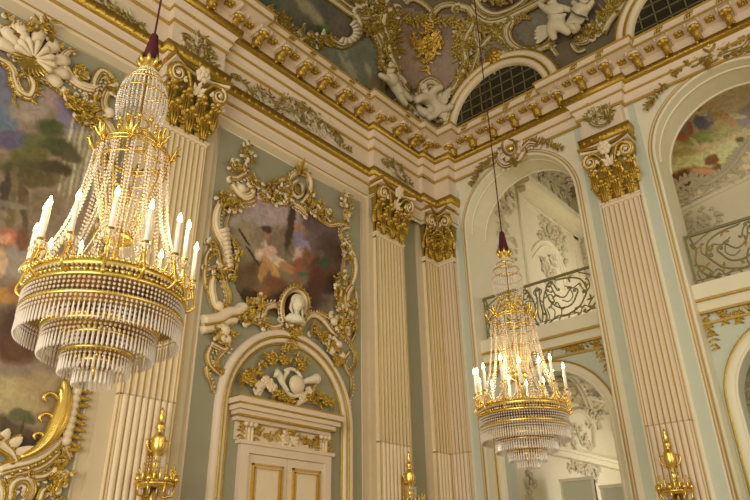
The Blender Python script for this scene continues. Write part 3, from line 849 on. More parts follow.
    for k in range(N):
        a = 2*PI*k/N+.1; grp = k % 3; rr = (.665, .60, .665)[grp]; zz = (3.66, 3.74, 3.66)[grp]
        kind = 'in' if grp == 1 else 'out'
        if k < 2:
            am = MB(); am.v = []
            am.tube(smooth_path([(.60, 0, 3.46), (.64, 0, 3.42), (rr+.04, 0, 3.47), (rr+.02, 0, 3.56), (rr, 0, zz)], 4), [.017, .016, .016, .016, .016, .014, .013, .013, .012, .012, .012, .012, .012, .012, .012, .012, .012], n=6)
            am.tube(smooth_path([(.56, 0, 3.54), (.62, 0, 3.64), (.67, 0, 3.56), (.63, 0, 3.52)], 4), .009, n=5)
            am.lathe([(.006, -.05), (.02, -.03), (.012, -.015), (.045, .0), (.028, .02), (.032, .045), (.02, .05)], (rr, 0, zz), n=10)
            arm = part(am, 'candle_arm', 'brightgold')
            pn = MB(); 
            for q in range(12): octa(pn, (rr+.05*cos(q*PI/6), .05*sin(q*PI/6), zz-.02), .008, .025, q)
            pn.lathe([(.02, .004), (.052, .012), (.05, .004), (.02, 0)], (rr, 0, zz), n=12)
            part(pn, 'drip_pan', 'crystal', arm, False)
            cn = MB(); cn.lathe([(.021, .03), (.020, .31), (.014, .322)], (rr, 0, zz), n=10); part(cn, 'candle', 'candle', arm)
            fm = MB(); fm.lathe([(.003, .315), (.017, .33), (.021, .35), (.013, .38), (.002, .41)], (rr, 0, zz), n=8); part(fm, 'candle_bulb', 'flame', arm)
            if k == 0: arm_out = arm
            else: arm_in = arm
        else:
            arm = copy_tree(arm_in if grp == 1 else arm_out, root)
        arm.rotation_euler = (0, 0, a)
    return root
def chandelier_light(x, y, p):
    for k in range(3):
        l = bpy.data.lights.new('candle_light', 'POINT'); l.energy = p/3; l.color = (1, .72, .36); l.shadow_soft_size = .12
        o = bpy.data.objects.new('candle_light', l); COL.objects.link(o); o.location = (x+.5*cos(2.1*k+.6), y+.5*sin(2.1*k+.6), 4.0)
ch = make_chandelier()
tag(ch, 'large near crystal chandelier at left, in front of the big painted landscape', 'chandelier', 'crystal chandeliers of the hall')
ch.location = (3.90, -9.91, 2.78); ch.rotation_euler = (0, 0, .2); ch.scale = (.92, .92, .965)
ch2 = copy_tree(ch); ch2.scale = (.94, .94, 1); ch2.location = (4.12, -4.08, 2.72); ch2.rotation_euler = (0, 0, .55)
ch2['label'] = 'smaller-looking far crystal chandelier hanging in front of the tall balcony arch'
chandelier_light(3.88, -9.93, 26); chandelier_light(4.12, -4.08, 34)

# ------------------------------------------------------------ gilded wall sconces on the pilasters
def make_sconce():
    root = empty('wall_sconce', (0, 0, 0))
    m_ = MB(); m_.lathe([(.02, -1.2), (.05, -1.15), (.02, -1.0), (.03, -.8), (.10, -.72), (.07, -.66), (.03, -.60), (.03, -.56), (.06, -.50), (.035, -.45), (.025, -.42), (.075, -.34), (.10, -.25), (.085, -.18), (.095, -.15), (.05, -.11), (.03, -.06), (.07, -.02), (.05, .03), (.02, .07), (.045, .11), (.015, .17), (.03, .2), (.003, .26)], (.16, 0, 0), n=12)
    m_.build('urn_stem', 'brightgold', root)
    b_ = MB(); b_.box((0, -.06, -1.1), (.03, .06, -.2)); b_.box((0, -.02, -.35), (.14, .02, -.3)); b_.box((0, -.02, -.9), (.14, .02, -.85)); b_.build('back_plate', 'gold', root, False)
    h_ = MB(); h_.lathe([(.20, -.80), (.26, -.76), (.24, -.73), (.19, -.76)], (.20, 0, 0), n=20)
    for k in range(11):
        a = -PI/2+PI*k/10; h_.lathe([(.003, -.03), (.02, -.015), (.012, .02), (.022, .05), (.008, .08), (.014, .11+.05*(k%2)), (.003, .14+.05*(k%2))], (.20+.24*cos(a), .24*sin(a), -.70), n=6)
    h_.build('gallery_rim', 'brightgold', root)
    for k, a in enumerate((-1.35, -.8, 0, .8, 1.35)):
        am = MB(); am.tube([tuple(Vector((.18, 0, -.8))+Vector((cos(a), sin(a), 0))*t+Vector((0, 0, z))) for t, z in ((.02, 0), (.14, -.12), (.25, -.1), (.28, .06))], .014, n=5)
        am.lathe([(.006, -.02), (.045, 0), (.03, .03), (.034, .07), (.02, .075)], (.18+.28*cos(a), .28*sin(a), -.72), n=8)
        am.build('branch', 'brightgold', root)
    for s_ in (-1, 1):
        hd = MB(); hd.tube(smooth_path([(.16, s_*.10, -.18), (.16, s_*.17, -.2), (.16, s_*.15, -.3), (.16, s_*.08, -.36)], 4), .013, n=5); hd.build('handle', 'brightgold', root)
    cr = MB()
    for k in range(9):
        a = -PI/2+PI*k/8
        for j in range(5): octa(cr, (.16+.12*cos(a), .12*sin(a), -.42-.04*j), .010, .016, a)
        octa(cr, (.20+.23*cos(a), .23*sin(a), -.86), .010, .04, a)
    tag(cr.build('crystal_pendants', 'crystal', root, False), kind='stuff')
    return root
sn = make_sconce(); tag(sn, 'gilded urn sconce on the broad pilaster between the arches', 'wall sconce', 'gilded sconces on the pilasters')
sn.location = (4.70, -.155, 3.42); sn.rotation_euler = (0, 0, -PI/2)
for loc, rz, lb in (((.175, -7.22, 3.40), 0, 'gilded sconce with crystals low on the pilaster below the near chandelier'),
                    ((.175, -1.83, 3.40), 0, 'gilded sconce low on the pilaster between doorway and room corner')):
    c = copy_tree(sn); c.location = loc; c.rotation_euler = (0, 0, rz); c['label'] = lb

# ------------------------------------------------------------ paintings: pigment laid on a surface as soft patches
def canvas(S, outline, blobs, base, gain, px_step=1.3, h=.03, wob=3.2):
    poly = outline; xs = [p[0] for p in poly]; ys = [p[1] for p in poly]
    nx = int((max(xs)-min(xs))/px_step)+2; ny = int((max(ys)-min(ys))/px_step)+2
    uv0 = {}; vs = []; cols = []; fs = []
    base = Vector(lin(base)); B = [(bx, by, rx, ry, math.radians(ang), Vector(lin(c)), soft) for bx, by, rx, ry, ang, c, s0 in blobs for soft in (s0*.6,)]
    for j in range(ny):
        for i in range(nx):
            px, py = min(xs)+i*px_step, min(ys)+j*px_step
            u, v = S.uv(px, py, h); vs.append(tuple(S.P(u, v, h)))
            c = base.copy()
            nz = mnoise.noise_vector(Vector((px*.11, py*.11, 0)))*wob+mnoise.noise_vector(Vector((px*.4, py*.4, 3)))*wob*.5
            for bx, by, rx, ry, an, bc, soft in B:
                kk = min(1, min(rx, ry)/5); dx, dy = px+nz.x*kk-bx, py+nz.y*kk-by
                if abs(dx) > rx*2+ry*2 or abs(dy) > ry*2+rx*2: continue
                a, b_ = (dx*cos(an)+dy*sin(an))/rx, (-dx*sin(an)+dy*cos(an))/ry
                d = math.hypot(a, b_); t = (1+soft-d)/(2*soft) if soft else (1 if d < 1 else 0)
                t = max(0, min(1, t)); t = t*t*(3-2*t)
                if t > 0: c = c*(1-t)+bc*t
            g_ = .3*c.x+.6*c.y+.1*c.z; c = c*.8+Vector((g_*1.08, g_, g_*.82))*.2
            cols.append([min(.9, x*gain) for x in c]+[1])
    for j in range(ny-1):
        for i in range(nx-1):
            if inside((min(xs)+(i+.5)*px_step, min(ys)+(j+.5)*px_step), poly):
                k = j*nx+i; fs.append((k, k+nx, k+nx+1, k+1))
    used = sorted({i for f in fs for i in f}); idx = {o: n for n, o in enumerate(used)}
    mb = MB(); mb.v = [vs[i] for i in used]; mb.f = [tuple(idx[i] for i in f) for f in fs]; mb.m = [0]*len(fs)
    mb.cols = [cols[i] for i in used]
    return mb
def put_canvas(mb, t, name, parent=None):
    o = t.part(mb, name, 'paint', smooth=False, parent=parent)
    a = o.data.color_attributes.new('Col', 'FLOAT_COLOR', 'POINT')
    a.data.foreach_set('color', [x for c in mb.cols for x in c]); return o

def scroll(cr, gd, S, pts, r, r1=None, mid=None, gold=1, c0=None, c1=None, frill=0, h=.0, hp=.06, gs=.3):
    """a cream scroll with a gilded line along it; c0/c1 = (turn, size) curls its ends; frill = side of leaflets"""
    p = U(S, pts, hp); L = len(p); r = r*.86; r1 = (r1 or r/.86)*.86; mid = mid*.8 if mid else None
    def off(k):
        out = []
        for i in range(L):
            a, b_ = p[max(i-1, 0)], p[min(i+1, L-1)]; l = math.hypot(b_[0]-a[0], b_[1]-a[1]) or 1
            t = i/max(1, L-1); rr = r+(r1-r)*t if mid is None else (r*(1-t)**2+2*t*(1-t)*(2*mid-(r+r1)/2)+r1*t*t)
            out.append((p[i][0]-(b_[1]-a[1])/l*rr*k/S.m, p[i][1]+(b_[0]-a[0])/l*rr*k/S.m))
        return out
    cr.taper(p, r*.55, r1*.55, mid*.55 if mid else None, h=h+r*.15, k=1.5)
    for k in (-.62, .62): cr.taper(off(k), r*.42, r1*.42, mid*.42 if mid else None, h=h, k=1.5)
    if gold:
        g = off(gold*1.0); gd.taper(g, r*gs, r*gs, h=h+r*.25, k=1.6); gd.taper(off(-gold*.34), r*gs*.6, r*gs*.6, h=h+r*.62, k=1.5); gd.taper(off(-gold*1.02), r*gs*.8, r*gs*.8, h=h+r*.2, k=1.6)
        if r > .033 and not frill and S.m == 1: cr.frill(off(-gold*.9), r*1.5, r*1.15, -gold*1, r*1.7, h=h, lean=.7)
    for c, (a, b_) in ((c0, (p[0], p[1])), (c1, (p[-1], p[-2]))):
        if c:
            ang = math.atan2(a[1]-b_[1], a[0]-b_[0]); cr.curl(a, ang, c[1], c[0], 1.35, (r if c is c0 else (r1 or r)), r*.4, n=14, h=h, k=1.1)
            gd.curl(a, ang, c[1]*.92, c[0], 1.3, r*gs, n=14, h=h+r*.9)
    if frill: gd.frill(p, r*2.4, r*1.5, frill, r*1.9, h=h+.01)
    return p

# ---- the doorway
DY, DZ = -4.64, 3.93
t = Thing('door_1', (0, DY, 0), kind='structure')
m_ = MB()
for y0, y1 in ((-5.66, -5.50), (-3.84, -3.70)): m_.box((0, y0, 0), (.10, y1, 3.384))
m_.box((0, -5.51, 3.26), (.098, -3.83, 3.39)); m_.box((0, -5.72, 3.385), (.14, -3.65, 3.44)); t.part(m_, 'door_frame', 'rose', False)
m_ = MB(); m_.box((0, -5.84, 3.78), (.24, -3.74, 3.87)); m_.box((0, -5.90, 3.87), (.31, -3.69, 3.94)); m_.box((0, -5.94, 3.96), (.35, -3.65, 4.05)); m_.box((0, -5.82, 3.72), (.15, -3.78, 3.78))
hood = t.part(m_, 'door_hood', 'rose', False)
m_ = MB()
for z, x, e in ((3.79, .245, 0), (3.95, .325, .07), (4.055, .355, .09)): m_.box((.02, -5.85-e, z-.012), (x, -3.73+e, z+.014))
t.part(m_, 'gilded_fillet', 'gold', False, hood)
m_ = MB(); m_.box((.0, -5.76, 3.445), (.05, -3.70, 3.717)); t.part(m_, 'frieze', 'cream', False)
for y0, y1 in ((-5.50, -4.673), (-4.663, -3.84)):
    m_ = MB(); m_.box((0, y0, 0), (.055, y1, 3.255)); lf = t.part(m_, 'door_leaf', 'rose', False)
    for z0, z1 in ((1.35, 3.12), (.25, 1.1)):
        g = MB()
        for off, wd, x in ((.10, .028, .07), (.155, .018, .06)):
            a, c, zz0, zz1 = y0+off, y1-off, z0+off-.1, z1-off+.1
            g.box((.05, a, zz0), (x+.02, a+wd, zz1)); g.box((.05, c-wd, zz0), (x+.02, c, zz1)); g.box((.05, a, zz1-wd), (x+.02, c, zz1)); g.box((.05, a, zz0), (x+.02, c, zz0+wd))
        t.part(g, 'gilded_panel_frame', 'brightgold', False, lf)
        g = MB(); g.box((.05, y0+.20, z0+.1), (.07, y1-.20, z1-.1)); t.part(g, 'door_panel', 'cream', False, lf)
N = 32
for rr, wd, mm, hh in ((1.46, .075, 'rose', .03), (1.34, .05, 'cream', .02), (1.40, .022, 'gold', .08), (1.27, .02, 'gold', .02)):
    o = Orn(WL); o.band([(DY-rr, .3), (DY-rr, 2.0)]+[(DY-rr*cos(PI*k/N), DZ+rr*sin(PI*k/N)) for k in range(N+1)]+[(DY+rr, 2.0), (DY+rr, .3)], wd, k=1.0, h=hh); t.part(o.mb, 'arch_molding', mm)
# ornament of the frieze over the door: consoles, swags and a shell
for u in (-5.50, -3.86):
    cn = Orn(WL, .05); gn = Orn(WL, .06)
    for du in (-.07, 0, .07): cn.taper([(u+du, 3.72), (u+du, 3.6), (u+du, 3.46), (u+du, 3.33)], .032, .022)
    for du in (-.09, 0, .09): cn.dome((u+du, 3.70), .05, h=.05)
    t.part(cn.mb, 'console', 'cream')
    gn.garland([(u-.13, 3.76), (u-.17, 3.55), (u-.14, 3.35)], .07, .06); gn.garland([(u+.13, 3.76), (u+.15, 3.6), (u+.13, 3.4)], .06, .06)
    t.part(gn.mb, 'gilded_garland', 'gold')
sh = Orn(WL, .06); sh.shell((DY, 3.56), PI/2, .22, 3.4, 9, r=.035); sh.curl((DY-.05, 3.5), PI-.3, .2, 1, 1.2, .03); sh.curl((DY+.05, 3.5), .3, .2, -1, 1.2, .03)
sh.taper([(DY, 3.5), (DY, 3.38), (DY+.01, 3.28)], .05, .02); t.part(sh.mb, 'shell', 'cream')
gn = Orn(WL, .055)
for s_ in (-1, 1): gn.garland(smooth_path([(DY+s_*.72, 3.68), (DY+s_*.5, 3.56), (DY+s_*.28, 3.6), (DY+s_*.12, 3.7)], 4), .075, .06)
gn.flower((DY, 3.72), .11, 6, h=.05); gn.curl((DY-.1, 3.44), PI, .15, 1, 1.2, .016); gn.curl((DY+.1, 3.44), 0, .15, -1, 1.2, .016)
t.part(gn.mb, 'gilded_garland', 'gold')

# ---- trophy of instruments and flowers on the door hood
t = Thing('music_trophy', (.2, DY, 4.05), 'relief of hunting horn, drum and flowers lying on the hood over the door', 'relief')
T1 = Orn(WL, .05)
horn = U(WL, [(288, 371), (283, 379), (284, 388), (290, 395), (297, 396), (301, 390), (301, 380), (297, 372), (290, 369), (284, 371)], .1); T1.taper(horn, .035, .03, h=.06)
t.part(T1.mb, 'horn', 'white')
T1 = Orn(WL, .05); T1.taper(U(WL, [(274, 373), (278, 376), (281, 383), (287, 392)], .1), .08, .03, h=.08); t.part(T1.mb, 'horn_bell', 'white')
T1 = Orn(WL, .05); T1.taper(U(WL, [(300, 384), (306, 381), (311, 380), (316, 379)], .1), .035, .09, h=.06); T1.dome(WL.uv(316, 379, .1), .10, h=.06); t.part(T1.mb, 'trumpet', 'white')
T1 = Orn(WL, .04); T1.dome(WL.uv(296, 385, .1), .17, k=.5, h=.08, n=14); t.part(T1.mb, 'drum', 'cream')
T1 = Orn(WL, .05)
for q in ((260, 386), (270, 384), (258, 390), (273, 388), (266, 381), (303, 397), (309, 392)):
    T1 = Orn(WL, .05); T1.flower(WL.uv(*q, .1), .11, 6, h=.05); t.part(T1.mb, 'rose_bloom', 'cream')
T1 = Orn(WL, .05); T1.taper(U(WL, [(318, 402), (306, 400), (298, 404)], .1), .04, .06); t.part(T1.mb, 'pipe', 'cream')
T1 = Orn(WL, .04)
for pl, n in (([(262, 352), (285, 345), (310, 360), (306, 370), (284, 362), (264, 366)], 50), ([(241, 374), (256, 370), (256, 386), (240, 388)], 30), ([(268, 392), (288, 394), (292, 402), (270, 397)], 18), ([(310, 388), (335, 402), (337, 412), (312, 402)], 34), ([(258, 362), (268, 360), (262, 378), (254, 374)], 12)):
    T1.thicket(U(WL, pl, .1, 0), n, .15, h=.04, curls=.1)
for q in ((250, 380), (248, 375), (284, 360), (302, 366), (281, 395), (309, 397), (326, 401), (272, 360)): T1.flower(WL.uv(*q, .1), .11, 6, h=.07)
t.part(T1.mb, 'gilded_foliage', 'gold')

# ---- the framed painting over the doorway
t = Thing('framed_painting', (0, -4.6, 5.4), 'painting of seated woman and standing man in rococo frame above the doorway', 'painting')
out = [(231, 200), (250, 196), (268, 196), (284, 203), (300, 204), (316, 215), (328, 224), (341, 228), (343, 250), (340, 270), (336, 292), (337, 306), (322, 316), (300, 312), (278, 318), (258, 312), (246, 304), (237, 290), (233, 270), (236, 250), (229, 235), (226, 215)]
bl = [(250, 215, 26, 20, 20, (142, 126, 120), .6), (280, 212, 30, 12, 15, (150, 128, 126), .6), (245, 245, 14, 25, 0, (128, 112, 84), .6), (325, 235, 18, 22, 30, (94, 74, 74), .6), (330, 262, 16, 30, 0, (70, 48, 34), .6),
      (245, 285, 16, 24, 0, (92, 72, 42), .7), (262, 302, 30, 12, 10, (72, 50, 26), .7), (300, 300, 26, 14, 0, (62, 40, 22), .7), (291, 222, 4, 30, 8, (62, 44, 28), .4), (312, 222, 12, 10, 30, (84, 66, 62), .5),
      (257, 268, 12, 7, -10, (84, 60, 30), .5), (262, 262, 10, 12, 0, (96, 66, 36), .4), (261, 250, 6, 10, 10, (190, 160, 140), .35), (268, 250, 7, 6, 40, (178, 142, 122), .35), (266, 234, 5, 6, 0, (150, 104, 76), .3), (266, 229, 6, 4, 20, (72, 44, 28), .35),
      (272, 268, 5, 14, -30, (170, 122, 56), .35), (263, 272, 4, 10, 10, (158, 112, 52), .4), (280, 262, 12, 4, 30, (186, 156, 128), .35), (288, 268, 10, 5, 20, (150, 104, 60), .4), (276, 284, 12, 8, 20, (104, 62, 28), .5), (262, 290, 10, 6, 10, (120, 76, 34), .5),
      (299, 228, 5, 5, 0, (146, 100, 74), .3), (299, 241, 6, 10, -10, (112, 104, 132), .35), (305, 246, 5, 8, -30, (128, 112, 136), .4), (301, 256, 7, 7, 0, (176, 146, 128), .4), (300, 268, 5, 12, 5, (132, 68, 44), .4), (309, 262, 6, 14, -15, (112, 68, 40), .4),
      (303, 274, 6, 3, 0, (60, 84, 56), .4), (299, 288, 5, 12, 0, (124, 80, 52), .5), (322, 270, 12, 16, 20, (84, 40, 26), .5), (324, 262, 7, 8, 0, (48, 62, 38), .5), (330, 285, 9, 10, 0, (56, 34, 20), .5), (321, 255, 4, 4, 0, (88, 76, 60), .5), (316, 285, 8, 14, 0, (74, 34, 22), .5),
      (244, 237, 1.2, 12, -32, (52, 36, 22), .3), (253, 256, 1.2, 14, -34, (52, 36, 22), .3), (258, 238, 5, 12, 0, (118, 100, 76), .5), (249, 295, 10, 6, 0, (58, 36, 16), .5)]
put_canvas(canvas(WL, out, bl, (112, 94, 72), 1.5), t, 'canvas')
C, G = Orn(WL, .03), Orn(WL, .04); G.twin = C
def flush(t, C, G, cn='frame_scrolls', gn='gilded_leafwork', cm='cream', gm='gold'):
    if C.mb.v: t.part(C.mb, cn, cm)
    if G.mb.v: t.part(G.mb, gn, gm)
    C, G = Orn(C.S, C.h), Orn(G.S, G.h); G.twin = C
    return C, G
# left side
scroll(C, G, WL, [(231, 196), (222, 202), (217, 212), (216, 224), (219, 234), (224, 243), (227, 254), (227, 266), (224, 276)], .055, .06, .11, gold=-1, c0=(-1, .16), frill=0)
lp = U(WL, [(218, 205), (215, 218), (217, 230), (222, 240)]); G.frill(lp, .11, .08, 1, .10)
for k in range(9): C.taper([WL.uv(219+k*.9-(k > 4)*0, 232+k*4.4), WL.uv(226+k*.5, 230+k*4.4)], .035, .045, h=.08)
scroll(C, G, WL, [(230, 213), (227, 222), (228, 232), (233, 238), (236, 246)], .035, .03, gold=1, c0=(1, .1))
scroll(C, G, WL, [(208, 240), (213, 243), (218, 251), (219, 260), (214, 267), (207, 269)], .035, .04, gold=1, c0=(1, .12), c1=(-1, .14))
scroll(C, G, WL, [(212, 247), (207, 256), (206, 266), (205, 276), (207, 286), (211, 292)], .04, .04, gold=-1, c1=(1, .12))
scroll(C, G, WL, [(214, 276), (212, 286), (213, 296), (216, 306), (222, 308)], .06, .05, .10, gold=-1, c0=(-1, .12), c1=(1, .15), frill=-1)
scroll(C, G, WL, [(226, 274), (225, 284), (229, 294), (228, 304)], .06, .05, gold=1, c0=(1, .14), c1=(-1, .10))
C.dome(WL.uv(219, 306), .09, h=.03)
for pl, n in (([(218, 266), (236, 256), (236, 280), (222, 280), (212, 276)], 34), ([(232, 240), (240, 240), (240, 262), (234, 262)], 12), ([(214, 200), (224, 192), (240, 204), (238, 214), (222, 212)], 34), ([(206, 240), (212, 236), (216, 262), (208, 262)], 8)):
    G.thicket(U(WL, pl, .08, 0), n, .15, h=.05, r=.018)
C, G = flush(t, C, G)
# top-left crest with finial
scroll(C, G, WL, [(231, 178), (238, 178), (246, 174), (252, 180), (257, 186), (264, 191)], .06, .04, gold=1, c0=(1, .10))
scroll(C, G, WL, [(232, 184), (238, 192), (245, 197), (252, 194), (252, 186)], .07, .05, .10, gold=-1, c1=(1, .12))
scroll(C, G, WL, [(246, 174), (244, 166), (247, 159), (245, 152)], .055, .02, gold=1)
scroll(C, G, WL, [(240, 196), (248, 203), (256, 200)], .05, .04, gold=1)
C.dome(WL.uv(241, 189), .10, h=.04); C.dome(WL.uv(246, 160), .06, h=.06)
for pl, n in (([(243, 141), (252, 143), (255, 160), (248, 170), (243, 158)], 26), ([(228, 161), (238, 160), (241, 172), (233, 174)], 16), ([(252, 170), (258, 180), (266, 190), (258, 196), (250, 184)], 14), ([(222, 196), (236, 194), (246, 206), (234, 214), (224, 206)], 20)):
    G.thicket(U(WL, pl, .1, 0), n, .13, h=.06, r=.016)
# top moulding toward the central crest
scroll(C, G, WL, [(258, 194), (266, 190), (274, 184), (284, 179), (290, 180)], .04, .05, gold=1, c1=(1, .12), frill=1)
scroll(C, G, WL, [(262, 198), (272, 196), (280, 190), (288, 196), (296, 204)], .05, .05, gold=-1, c0=(-1, .10), frill=-1)
G.thicket(U(WL, [(260, 186), (274, 180), (288, 184), (286, 206), (274, 202), (262, 198)], .1, 0), 44, .15, h=.05, r=.018)
# central crest with its oval
scroll(C, G, WL, [(289, 184), (291, 176), (299, 171), (307, 174), (311, 183), (309, 194), (302, 203)], .055, .05, .09, gold=-1, frill=1)
scroll(C, G, WL, [(289, 184), (288, 194), (293, 203), (301, 208), (306, 214)], .05, .05, .08, gold=1, c1=(-1, .13))
C.band(U(WL, [(298, 181), (303, 185), (303, 193), (298, 197), (293, 192), (293, 185)], .1, 4, True), .035, h=.05, closed=True)
G.leaf(WL.uv(300, 172, .1), PI/2, .28, .14, h=.08, tip=.1); G.acanthus(WL.uv(300, 174, .1), PI/2, .24, .22, 5, 2.4, h=.06, tip=.06)
G.band(U(WL, [(298, 182), (302, 186), (302, 192), (298, 195), (294, 192), (294, 186)], .1, 4, True), .014, h=.11, closed=True)
G.thicket(U(WL, [(280, 186), (290, 178), (292, 204), (284, 206)], .1, 0), 22, .14, h=.08); G.thicket(U(WL, [(309, 190), (320, 196), (322, 214), (312, 212), (306, 202)], .1, 0), 24, .15, h=.06)
C, G = flush(t, C, G, 'crest_scrolls')
m_ = MB()
o = Orn(WL, .05); o.dome(WL.uv(298, 189, .1), .085, k=.5, h=.04, n=12); t.part(o.mb, 'crest_oval', 'oldgold')
# descending right shoulder
scroll(C, G, WL, [(308, 208), (314, 214), (322, 220), (330, 225), (340, 224), (348, 226)], .05, .05, gold=1, c0=(1, .14), frill=1)
scroll(C, G, WL, [(318, 204), (322, 212), (329, 216), (334, 222)], .04, .03, gold=-1)
G.thicket(U(WL, [(314, 200), (330, 208), (334, 222), (322, 222), (310, 212)], .1, 0), 34, .14, h=.05)
scroll(C, G, WL, [(350, 227), (344, 228), (341, 233), (344, 240), (349, 238)], .05, .04, gold=1, c1=(1, .10))
scroll(C, G, WL, [(349, 222), (345, 212), (346, 204), (345, 198)], .055, .02, gold=1); C.dome(WL.uv(347, 215), .08, h=.05); C.dome(WL.uv(345, 206), .06, h=.06)
G.thicket(U(WL, [(342, 192), (351, 194), (353, 208), (346, 220), (341, 204)], .1, 0), 26, .13, h=.05)
# right side
scroll(C, G, WL, [(344, 238), (349, 246), (354, 256), (356, 268), (354, 280), (349, 290)], .05, .05, .08, gold=-1, c0=(1, .1), frill=-1)
scroll(C, G, WL, [(343, 246), (345, 258), (343, 272), (338, 284), (336, 296)], .035, .035, gold=1, c0=(-1, .1))
scroll(C, G, WL, [(352, 286), (347, 294), (347, 304), (351, 314), (349, 326), (344, 334)], .08, .05, .10, gold=1, c1=(-1, .14))
scroll(C, G, WL, [(342, 290), (340, 302), (343, 314), (340, 324)], .06, .05, gold=-1, c0=(1, .12))
scroll(C, G, WL, [(356, 290), (358, 304), (355, 316), (357, 330), (352, 342)], .035, .03, gold=-1, c1=(-1, .1))
for pl, n in (([(340, 244), (352, 246), (352, 262), (342, 260)], 22), ([(334, 276), (346, 272), (346, 292), (336, 296)], 20), ([(344, 300), (356, 298), (358, 330), (346, 332)], 40), ([(336, 296), (344, 298), (342, 316), (334, 312)], 12)):
    G.thicket(U(WL, pl, .1, 0), n, .14, h=.05)
C, G = flush(t, C, G)
# bottom: shelf at left, mask, scrolls over the door arch
m_ = Orn(WL, .02)
sp_ = U(WL, [(205, 320), (213, 319), (222, 317), (230, 312), (238, 311), (245, 306)], .12)
m_.band(sp_, .10, k=1.5, h=.02); m_.band([(a, b_-.15) for a, b_ in sp_[:-4]], .07, k=1.9); t.part(m_.mb, 'bracket_shelf', 'cream')
G.band([(a, b_-.075) for a, b_ in sp_], .022, h=.09, k=1.5)
scroll(C, G, WL, [(246, 306), (240, 316), (232, 322), (224, 324)], .04, .03, gold=1, c1=(1, .1))
G.thicket(U(WL, [(238, 314), (252, 300), (262, 294), (266, 302), (254, 318), (240, 328)], .1, 0), 60, .16, h=.06)
G.thicket(U(WL, [(214, 324), (228, 322), (234, 336), (226, 346), (216, 342)], .1, 0), 40, .15, h=.06)
C.dome(WL.uv(223, 331), .12, h=.05); C.dome(WL.uv(221, 339), .09, h=.05); C.dome(WL.uv(226, 340), .08, h=.06)
scroll(C, G, WL, [(212, 344), (218, 347), (225, 350), (229, 346)], .05, .05, gold=1, c1=(1, .12))
scroll(C, G, WL, [(211, 347), (208, 356), (210, 364), (215, 370), (220, 374)], .05, .03, gold=-1, c1=(1, .10))
scroll(C, G, WL, [(224, 352), (219, 357), (217, 364), (221, 370)], .045, .03, gold=1, c1=(1, .09))
scroll(C, G, WL, [(207, 366), (208, 376), (212, 384), (213, 392)], .04, .012, gold=-1)
C, G = flush(t, C, G, 'lower_scrolls')
scroll(C, G, WL, [(262, 325), (264, 316), (266, 308), (274, 305), (281, 309), (283, 317)], .05, .05, .07, gold=-1, c1=(-1, .16), frill=0)
scroll(C, G, WL, [(266, 322), (272, 327), (280, 326), (287, 320)], .045, .05, gold=1, c1=(1, .1))
scroll(C, G, WL, [(248, 318), (256, 322), (264, 326)], .035, .04, gold=1, c0=(-1, .1))
scroll(C, G, WL, [(338, 336), (331, 330), (325, 322), (318, 316), (311, 315), (306, 320)], .05, .06, .07, gold=1, c1=(-1, .22))
scroll(C, G, WL, [(340, 342), (330, 338), (320, 334), (312, 332)], .045, .04, gold=-1, c1=(1, .14))
scroll(C, G, WL, [(318, 312), (326, 316), (334, 322), (338, 330)], .03, .03, gold=-1, frill=1)
scroll(C, G, WL, [(346, 336), (352, 344), (356, 354), (355, 366), (350, 372)], .05, .03, gold=1, c0=(1, .12))
scroll(C, G, WL, [(350, 352), (345, 360), (347, 370), (352, 378), (352, 390), (349, 400), (350, 412)], .045, .012, gold=-1)
G.garland(U(WL, [(298, 318), (296, 328), (293, 338), (290, 348)], .1), .12, .09, h=.06)
G.garland(U(WL, [(312, 326), (322, 336), (330, 346), (336, 358), (338, 366)], .1), .12, .09, h=.06)
for pl, n in (([(284, 318), (306, 318), (302, 334), (288, 334)], 30), ([(318, 332), (338, 338), (344, 356), (336, 362), (324, 346)], 40), ([(330, 312), (346, 318), (348, 338), (338, 334)], 30), ([(256, 318), (266, 314), (266, 328), (256, 326)], 10)):
    G.thicket(U(WL, pl, .1, 0), n, .14, h=.05)
for q in ((333, 322), (338, 345), (331, 351), (346, 330), (341, 356)): C.dome(WL.uv(*q), .085, h=.05)
C, G = flush(t, C, G, 'lower_scrolls')
